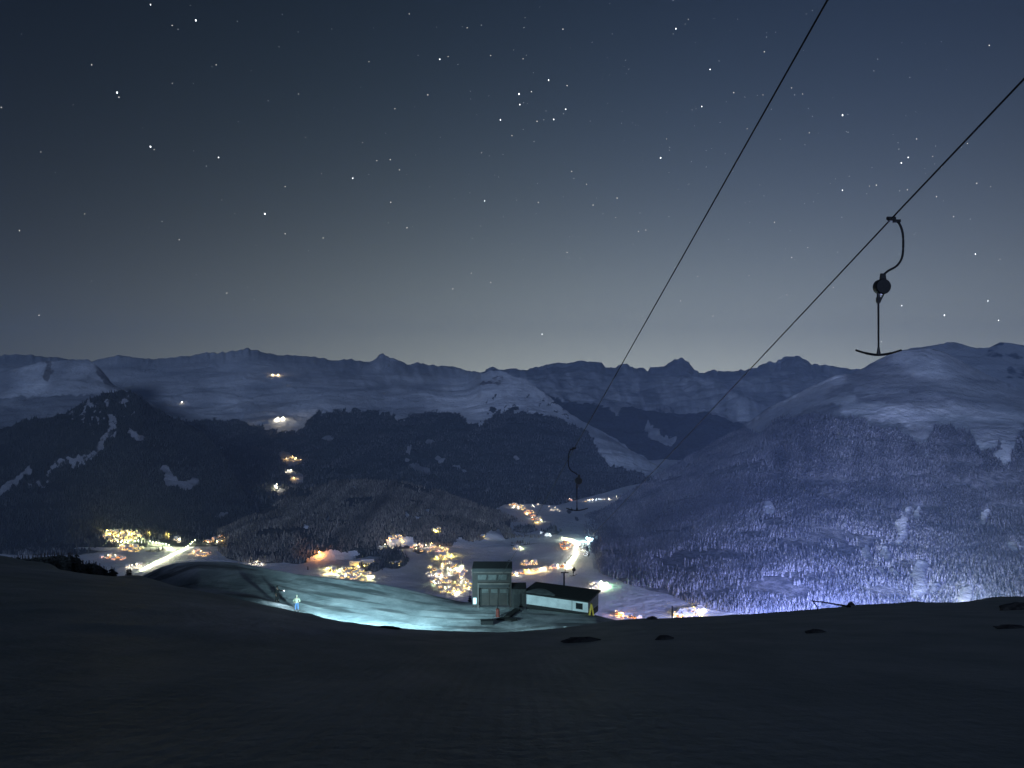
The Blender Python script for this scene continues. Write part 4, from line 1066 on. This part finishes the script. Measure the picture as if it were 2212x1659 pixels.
cluster(('l', [(300, 1163), (328, 1174), (345, 1177), (364, 1179), (372, 1190)], 1), 0, 11, 'warm', 'lime', 24000, 'along the curved lane right of the far left village', H, L, even=True)
cluster(('l', [(424, 1168), (405, 1184), (369, 1202), (328, 1221), (306, 1233)], 1), 0, 22, 'warm', 'lime white', 8500, 'along the bright straight road over the left meadow', H, L, even=True)
cluster(('l', [(222, 1150), (262, 1146), (310, 1152), (375, 1158)], 2), 0, 8, 'yellow', 'lime yellow', 26000, 'added at the upper edge of the far left village to light the forest', H, L)  # lamps added to make the forest above the village glow
cluster(('e', 266, 1159, 42, 12, 0), 48, 22, 'yellow3 warm1', 'yellow3 warm', 17000, 'in the packed yellow village under the rocky spur', H, L)
cluster(('e', 282, 1184, 26, 7, 5), 15, 5, 'warm2 yellow', 'warm white', 6000, 'on the lower edge of the far left village', H, L)
cluster(('e', 466, 1168, 27, 6, -8), 9, 6, 'warm orange', 'warm white', 8000, 'at the forest edge right of the bright straight road', H, L)
cluster(('e', 433, 1195, 20, 8, 5), 10, 3, 'pink2 warm', 'warm', 4000, 'in the pinkish hamlet below the forest edge', H, L)
cluster(('e', 384, 1167, 7, 5, 0), 3, 2, 'white warm', 'white', 5000, 'between the curved lane and the bright road', H, L)
cluster(('e', 244, 1206, 28, 5, 8), 7, 2, 'pink orange', 'white', 4000, 'in the orange hamlet above the black spruces', H, L)
cluster(('e', 294, 1225, 22, 5, 0), 4, 3, 'white', 'white', 5000, 'at the bottom end of the bright straight road', H, L)
cluster(('e', 555, 1219, 12, 3, 8), 2, 2, 'white', 'white', 4000, 'behind the crest of the snowy knoll', H, L)
cluster(('e', 755, 1241, 56, 13, 8), 28, 16, 'yellow warm', 'white lime yellow', 5000, 'in the row just above the lit shelf', H, L)
cluster(('e', 859, 1164, 26, 6, 0), 5, 4, 'warm', 'warm yellow', 3500, 'at the forest edge over the dark grove', H, L)
cluster(('e', 942, 1147, 8, 5, 0), 3, 5, 'yellow', 'yellow', 14000, 'in the golden glade on the wooded hill', H, L)
cluster(('e', 838, 1183, 24, 5, 0), 4, 3, 'cool white', 'cool white', 3000, 'inside the dark grove', H, L)
cluster(('e', 925, 1184, 44, 9, 5), 14, 8, 'warm pink', 'white warm', 5000, 'on the slope right of the dark grove', H, L)
cluster(('e', 960, 1204, 18, 7, -10), 8, 7, 'yellow', 'yellow', 9000, 'in the yellow hamlet above the church', H, L)
cluster(('e', 856, 1217, 14, 6, 5), 4, 3, 'yellow', 'yellow', 3500, 'in the golden pair of lots under the dark grove', H, L)
cluster(('e', 970, 1250, 50, 33, 30), 44, 30, 'yellow2 warm2 orange white', 'yellow2 white2 warm lime', 2300, 'in the big village left of the station tower', H, L)
cluster(('l', [(1108, 1092), (1128, 1098), (1148, 1112), (1165, 1129)], 8), 26, 12, 'warm yellow orange', 'white warm', 5000, 'in the slanting hamlet up the valley', H, L)
cluster(('e', 1042, 1163, 3, 2, 0), 1, 1, 'yellow', 'yellow', 2500, 'alone on the snowy meadow', 'single lit yellow chalet', 'single lamp')
cluster(('e', 1116, 1186, 9, 3, 0), 3, 2, 'white yellow', 'lime', 4000, 'at the far end of the snowy meadow', H, L)
cluster(('e', 1178, 1156, 16, 4, 0), 4, 2, 'cool', 'cool', 2500, 'in the bluish hamlet behind the snowy meadow', H, L)
cluster(('l', [(1212, 1163), (1230, 1167), (1246, 1174), (1244, 1192), (1236, 1208), (1222, 1227)], 1), 0, 20, 'warm', 'white lime', 11000, 'along the dazzling bent road below the right hill', H, L, even=True)
cluster(('e', 1221, 1180, 13, 8, 0), 13, 4, 'orange2 warm', 'warm', 4000, 'in the orange hotel quarter inside the road bend', H, L)
cluster(('l', [(1108, 1242), (1140, 1235), (1180, 1229), (1232, 1222)], 5), 20, 16, 'warm orange', 'warm2 white yellow', 7000, 'along the lower street right of the station tower', H, L)
cluster(('e', 1142, 1217, 20, 4, 0), 8, 2, 'pink warm', 'warm', 3500, 'in the reddish hamlet above the lower street', H, L)
cluster(('e', 1287, 1267, 20, 9, 5), 6, 5, 'white warm', 'white warm', 9000, 'in the white and green lit yard behind the shed', H, L)
cluster(('e', 1306, 1268, 10, 7, 20), 0, 3, 'white', 'green', 9000, 'beside the white lit yard behind the shed', H, 'green glowing yard lamp')
cluster(('e', 1274, 1173, 8, 5, 0), 1, 4, 'cool', 'cyan', 80000, 'at the cyan lit trees on the foot of the hill', H, 'strong cyan floodlight', big=2.8)
cluster(('e', 1259, 1190, 10, 14, 0), 6, 0, 'cool', 'cool', 3000, 'between the dazzling road and the cyan floodlights', H, L)
cluster(('l', [(1266, 1083), (1290, 1080), (1334, 1076)], 3), 5, 6, 'warm white cool', 'white cool', 2500, 'in the farthest hamlet under the valley mouth', H, L)
cluster(('e', 1230, 1081, 4, 2, 0), 1, 1, 'pink', 'pink', 1500, 'at the valley edge left of the farthest hamlet', 'lone pinkish lit chalet', 'lone pinkish lamp')
cluster(('e', 1205, 1103, 60, 8, 10), 5, 2, 'white', 'white', 1500, 'scattered over the dim upper valley fields', H, L)
cluster(('e', 1405, 1047, 3, 2, 0), 0, 1, 'pink', 'pink', 1500, 'alone at the mouth of the side valley', H, 'tiny pink lamp')
cluster(('l', [(1328, 1324), (1350, 1331), (1392, 1339)], 2), 8, 10, 'orange2 warm', 'warm orange', 6000, 'along the orange lane at the rim of the slope', H, L)
cluster(('e', 1490, 1324, 34, 9, -8), 28, 16, 'yellow3 orange', 'yellow', 6000, 'in the golden hamlet at the rim of the slope', H, L)
# huts up on the far slopes
cluster(('l', [(580, 811), (604, 812)], 0.6), 2, 4, 'white', 'white warm', 16000, 'on the high snow ridge of the massif', 'brightly lit mountain hut', 'white lamp', even=True, big=1.8)
cluster(('e', 606, 906, 10, 5, 0), 2, 4, 'white', 'white', 60000, 'on the lit snow patch at the tree line', 'lit mountain inn', 'white floodlight', big=1.8)
cluster(('e', 634, 993, 16, 5, 0), 4, 4, 'warm white', 'warm', 9000, 'in the forest clearing high on the massif', 'small lit mountain hut', 'small warm lamp', big=1.6)
cluster(('e', 626, 1019, 9, 3, 0), 2, 2, 'white', 'white', 9000, 'just under the high forest clearing', 'small lit mountain hut', 'small white lamp', big=1.6)
cluster(('e', 641, 1034, 7, 3, 0), 1, 1, 'warm', 'warm', 9000, 'at the right end of the small lit field', 'dim mountain hut', 'dim warm lamp')
cluster(('e', 597, 1055, 3, 5, 0), 1, 3, 'white', 'white', 26000, 'on the lowest lit clearing of the massif', 'white lit mountain hut', 'bright white lamp', big=1.8)
cluster(('e', 394, 872, 1, 1, 0), 0, 1, 'white', 'white', 3000, 'alone high on the left snow slope', H, 'single bright white lamp', big=2.6)
cluster(('e', 691, 1199, 1, 1, 0), 0, 1, 'orange', 'orange', 40000, 'alone on the orange lit meadow', H, 'strong orange lamp', big=2.2)
cluster(('e', 780, 1226, 16, 2, 0), 0, 4, 'yellow', 'yellow', 14000, 'in front of the pale apartment block', H, L)

# unseen fill lights added behind the rim to brighten and tint the frosted hill
for px, py, pw, c in ((1470, 1350, 0.5e6, 'white'), (1580, 1352, 3.4e6, 'ice'), (1700, 1350, 5.5e6, 'ice'), (1830, 1350, 4.4e6, 'ice'), (1960, 1350, 4.0e6, 'cool'), (2090, 1345, 0.8e6, 'white')):
    q = hit(px, py, ['valley_floor']) + Vector((0, -330, 60))
    l_ = spot('hill_fill_light', q, hit(px + 30, 1120, ['frosted_hill']), pw * 2.7, 80, 0.8, GC[c], 5.0)
    point(q + Vector((0, 0, 60)), c, pw * 0.62, 6.0)  # added fill for the hill and the haze around it

# apartment block and church
q = hit(780, 1221, FARLAND)
ap = empty('apartment_block', q, 0.18); tag(ap, 'pale flat-roofed apartment block above the row of yellow lights', 'building')
b = MB(); b.box((-22, 0, 8), (42, 16, 18)); b.box((24, 8, 9.5), (50, 15, 21)); b.build('wall', m_wallp, ap)
b = MB(); b.box((-22, 0, 17.4), (43.5, 17.5, 0.8)); b.box((24, 8, 20.4), (51.5, 16.5, 0.8)); b.build('roof', m_snowcap, ap)
for k in range(10):
    for z in (4, 9, 14):
        if (k * 7 + z) % 4 == 0: continue
        w = MB(); x = -40 + 4.0 * k if k < 9 else 5; w.box((x, -8.08, z), (2.0, 0.2, 1.8)); w.build('window', m_glass, ap)
q = hit(997, 1232, FARLAND)
ch = empty('church', q, 0.4); tag(ch, 'floodlit white church with a pointed spire in the big village', 'church')
b = MB(); b.box((0, 8, 5), (11, 22, 12)); b.build('nave', m_white, ch)
b = MB(); b.add([(-6, -4, 11), (6, -4, 11), (0, -4, 17), (-6, 20, 11), (6, 20, 11), (0, 20, 17)], [(0, 1, 2), (5, 4, 3), (0, 2, 5, 3), (1, 4, 5, 2)]); b.build('roof', m_snowcap, ch)
b = MB(); b.box((0, -7, 11), (7, 7, 24)); b.build('tower', m_white, ch)
b = MB(); b.add([(-4, -11, 23), (4, -11, 23), (4, -3, 23), (-4, -3, 23), (0, -7, 42)], [(0, 1, 4), (1, 2, 4), (2, 3, 4), (3, 0, 4)]); b.build('spire', m_trim, ch)
for s in (-1, 1):
    b = MB(); b.box((s * 5.55, 8, 6), (0.2, 2, 5)); b.build('window', G_win['warm'], ch)
point(q + Vector((8, -26, 6)), 'white', 90000); point(q + Vector((-12, -24, 6)), 'lime', 60000)

# ================================================================== SINGLE SPRUCES
def spruce(loc, h, seed, label, group, parts=None):
    if parts is None:
        r_ = random.Random(seed)
        r = empty('spruce', loc)
        b = MB(); b.tube([(0, 0, -0.08), (0.004, 0, 0.5), (0, 0, 0.97)], [0.022, 0.014, 0.003], 7); b.build('trunk', m_bark, r)
        b = MB(); n = 17
        for k in range(n):                            # whorls of drooping boughs, each a tapering spray of needles
            z = 0.10 + 0.86 * k / n; rr = 0.27 * (1 - z) ** 0.85 + 0.012; m_ = 9
            for j in range(m_):
                t = 2 * math.pi * (j + r_.random() * .7) / m_ + k; q = rr * r_.uniform(0.65, 1.15); dz = -q * r_.uniform(0.15, 0.55)
                c, s = math.cos(t), math.sin(t); wd = 0.26 * q + 0.008
                p0 = Vector((0, 0, z + 0.02)); p1 = Vector((c * q * .55 - s * wd, s * q * .55 + c * wd, z + dz * .3)); p2 = Vector((c * q, s * q, z + dz)); p3 = Vector((c * q * .55 + s * wd, s * q * .55 - c * wd, z + dz * .3)); p4 = Vector((c * q * .5, s * q * .5, z + dz * .2 - .03))
                b.add([p0, p1, p2, p3, p4], [(0, 1, 2), (0, 2, 3), (1, 4, 2), (4, 3, 2)])
        o = b.build('crown', tv1, r)
        at = o.data.attributes.new('frost', 'FLOAT', 'POINT'); at.data.foreach_set('value', [r_.random() * .25 for _ in o.data.vertices])
    else:
        r = parts[0].copy(); COL.objects.link(r); r.location = loc; r.rotation_euler = (0, 0, seed * 1.3)
        for c_ in parts[0].children:
            d_ = c_.copy(); COL.objects.link(d_); d_.parent = r
    r.scale = (h, h, h)
    tag(r, label, 'tree', group)
    return r
protos = [spruce((0, 0, -5000), 1, s, 'x', 'x') for s in (1, 2, 3)]
used = set()
def stand(loc, h, seed, label, group):
    pr_ = protos[seed % 3]
    if seed % 3 not in used:
        used.add(seed % 3); pr_.location = loc; pr_.scale = (h, h, h); pr_.rotation_euler = (0, 0, seed * 1.3); tag(pr_, label, 'tree', group)
    else: spruce(loc, h, seed, label, group, (pr_,))
tl = [(10, 1199), (30, 1194), (83, 1187), (144, 1185), (166, 1187), (175, 1202), (213, 1208), (229, 1220), (234, 1232), (240, 1219), (248, 1219), (252, 1238)]
for i in range(110):
    px = 12 + 240 * (i + .5) / 110 + rv.uniform(-3, 3); top = curve(tl, px) + abs(rv.gauss(0, 4)); d = 150 + rv.uniform(0, 50)
    x = (px - CX) / F * d; g = ground(x, d, ['snow_shelf', 'snow_slope']); zt = (CY - top) / F * d
    stand((x, d, g), max(3.0, zt - g), i, 'black spruce in the thicket behind the left rim of the slope', 'black spruces behind the left rim')
for i, (px, py, h) in enumerate(((281, 1240, 12), (276, 1241, 9), (343, 1190, 20), (351, 1189, 22), (548, 1207, 16), (665, 1231, 16), (1015, 1290, 10))):
    q = hit(px, py, FARLAND) if py < 1235 else None
    if q is None:
        d = 150; x = (px - CX) / F * d; q = Vector((x, d, ground(x, d, ['snow_shelf', 'snow_slope']))); h = max(2.5, (CY - (1224 if px < 300 else 1281)) / F * d - q.z)
    stand(q, h, i + 40, ('pair of small spruces left of the bright road', 'pair of small spruces left of the bright road', 'dark spruce on the meadow between the two lit roads', 'dark spruce on the meadow between the two lit roads', 'lone spruce on the snow before the wooded hill', 'lone spruce right of the orange lit meadow', 'low spruce on the crest left of the station tower')[i].replace('pair of small spruces', 'small spruce at the rim'), 'single spruces')

# ================================================================== STARS
st_m = [glow('starlight_' + str(i), c, s) for i, (c, s) in enumerate((((0.92, 0.96, 1.0), 5.0), ((1.0, 0.93, 0.84), 2.2), ((0.80, 0.90, 1.0), 1.6)))]
DS = 90000.0
big = [(325, 10, 2), (423, 44, 3), (253, 200, 3), (325, 317, 3), (472, 340, 2.2), (762, 385, 2.2), (572, 462, 3.2), (616, 505, 1.6), (698, 514, 1.6), (42, 498, 1.8), (490, 633, 1.6), (84, 681, 1.8), (950, 128, 2.2), (1185, 173, 2.3), (1121, 203, 3), (1123, 226, 2.2), (1081, 259, 2.5), (1222, 236, 2.2), (1196, 258, 2.2), (1047, 434, 2), (879, 492, 1.6), (978, 624, 1.7), (1171, 722, 2.2), (820, 730, 1.6),
       (1427, 341, 2.6), (1460, 62, 2.2), (1534, 150, 2.2), (1516, 230, 2), (1820, 249, 2.7), (1820, 411, 2), (1947, 352, 2.2), (1962, 340, 2), (2107, 549, 2), (2040, 681, 2.7), (2134, 650, 2), (2157, 692, 2), (1948, 660, 2), (1904, 738, 1.8), (1540, 683, 1.7), (1379, 500, 1.6), (1281, 443, 1.5), (1673, 480, 1.6), (1710, 556, 1.6), (1585, 200, 1.6), (1800, 621, 1.6), (1893, 400, 1.7), (2060, 468, 1.6), (1216, 63, 1.6), (1060, 120, 1.4)]
def star_dir(px, py): return P(px, py, 1.0).normalized() * DS
def reg(px, py):
    a = 'over the left mountains' if px < 740 else 'over the central massif' if px < 1330 else 'over the far range' if px < 1780 else 'over the right hill'
    return 'bright white star ' + ('high ' if py < 300 else 'low ' if py > 560 else '') + 'in the night sky ' + a
for px, py, s in big:
    q = star_dir(px, py); rr = s * 0.42 / F * DS
    b = MB(); b.ball((0, 0, 0), rr, n=6, k=4, sc=(0.85, 1, 1.25)); o = b.build('star', st_m[0 if s > 1.9 else 1]); o.location = q
    tag(o, reg(px, py), 'star', 'bright stars ' + reg(px, py).split('sky ')[1])
small = [(372, 55), (257, 210), (333, 323), (88, 328), (616, 403), (695, 375), (387, 518), (183, 462), (3, 232), (372, 180), (198, 140), (467, 140), (645, 203), (660, 297), (853, 235), (783, 308), (814, 347), (843, 345), (863, 367), (844, 437), (968, 122), (924, 205), (884, 30), (797, 133), (1009, 60), (1130, 127), (1160, 262), (1225, 185), (1148, 198), (1040, 330), (1106, 293), (1163, 437), (1235, 370), (1267, 398), (1060, 610), (1018, 590), (1225, 545), (1333, 428), (1330, 470), (1440, 300), (1487, 42), (1651, 112), (1710, 190), (1748, 287), (1878, 402), (1960, 410), (2015, 338), (2023, 425), (2110, 396), (2140, 403), (2160, 560), (2137, 98), (1470, 650), (1507, 597), (1395, 497), (1745, 535), (1700, 637), (1618, 595), (1980, 300), (2090, 310), (1614, 278), (1648, 205), (1734, 203)]
b = MB()
for px, py in small:
    b.ball(star_dir(px, py), rv.uniform(0.45, 0.75) / F * DS, n=6, k=4, m=0)
for i in range(330):
    px, py = rv.gauss(1450, 560), 745 * rv.random() ** 0.9
    if -60 < px < 2300: b.ball(star_dir(px, py), rv.uniform(0.25, 0.5) / F * DS, n=5, k=3, m=1)
tag(b.build('faint_stars', [st_m[1], st_m[2]]), 'scattered faint stars filling the night sky', 'stars', kind='stuff')
# ================================================================== AIR
hz_m = bpy.data.materials.new('haze'); hz_m.use_nodes = True
ht = hz_m.node_tree; ht.nodes.clear()
hv = ht.nodes.new('ShaderNodeVolumePrincipled')
hv.inputs['Color'].default_value = (0.46, 0.66, 1.0, 1)
hv.inputs['Density'].default_value = 0.000035
hv.inputs['Anisotropy'].default_value = 0.0
ho = ht.nodes.new('ShaderNodeOutputMaterial'); ht.links.new(hv.outputs[0], ho.inputs['Volume'])
hb = MB(); hb.box((0, 9700, 0), (26000, 20000, 3000))
tag(hb.build('haze', hz_m), kind='stuff')
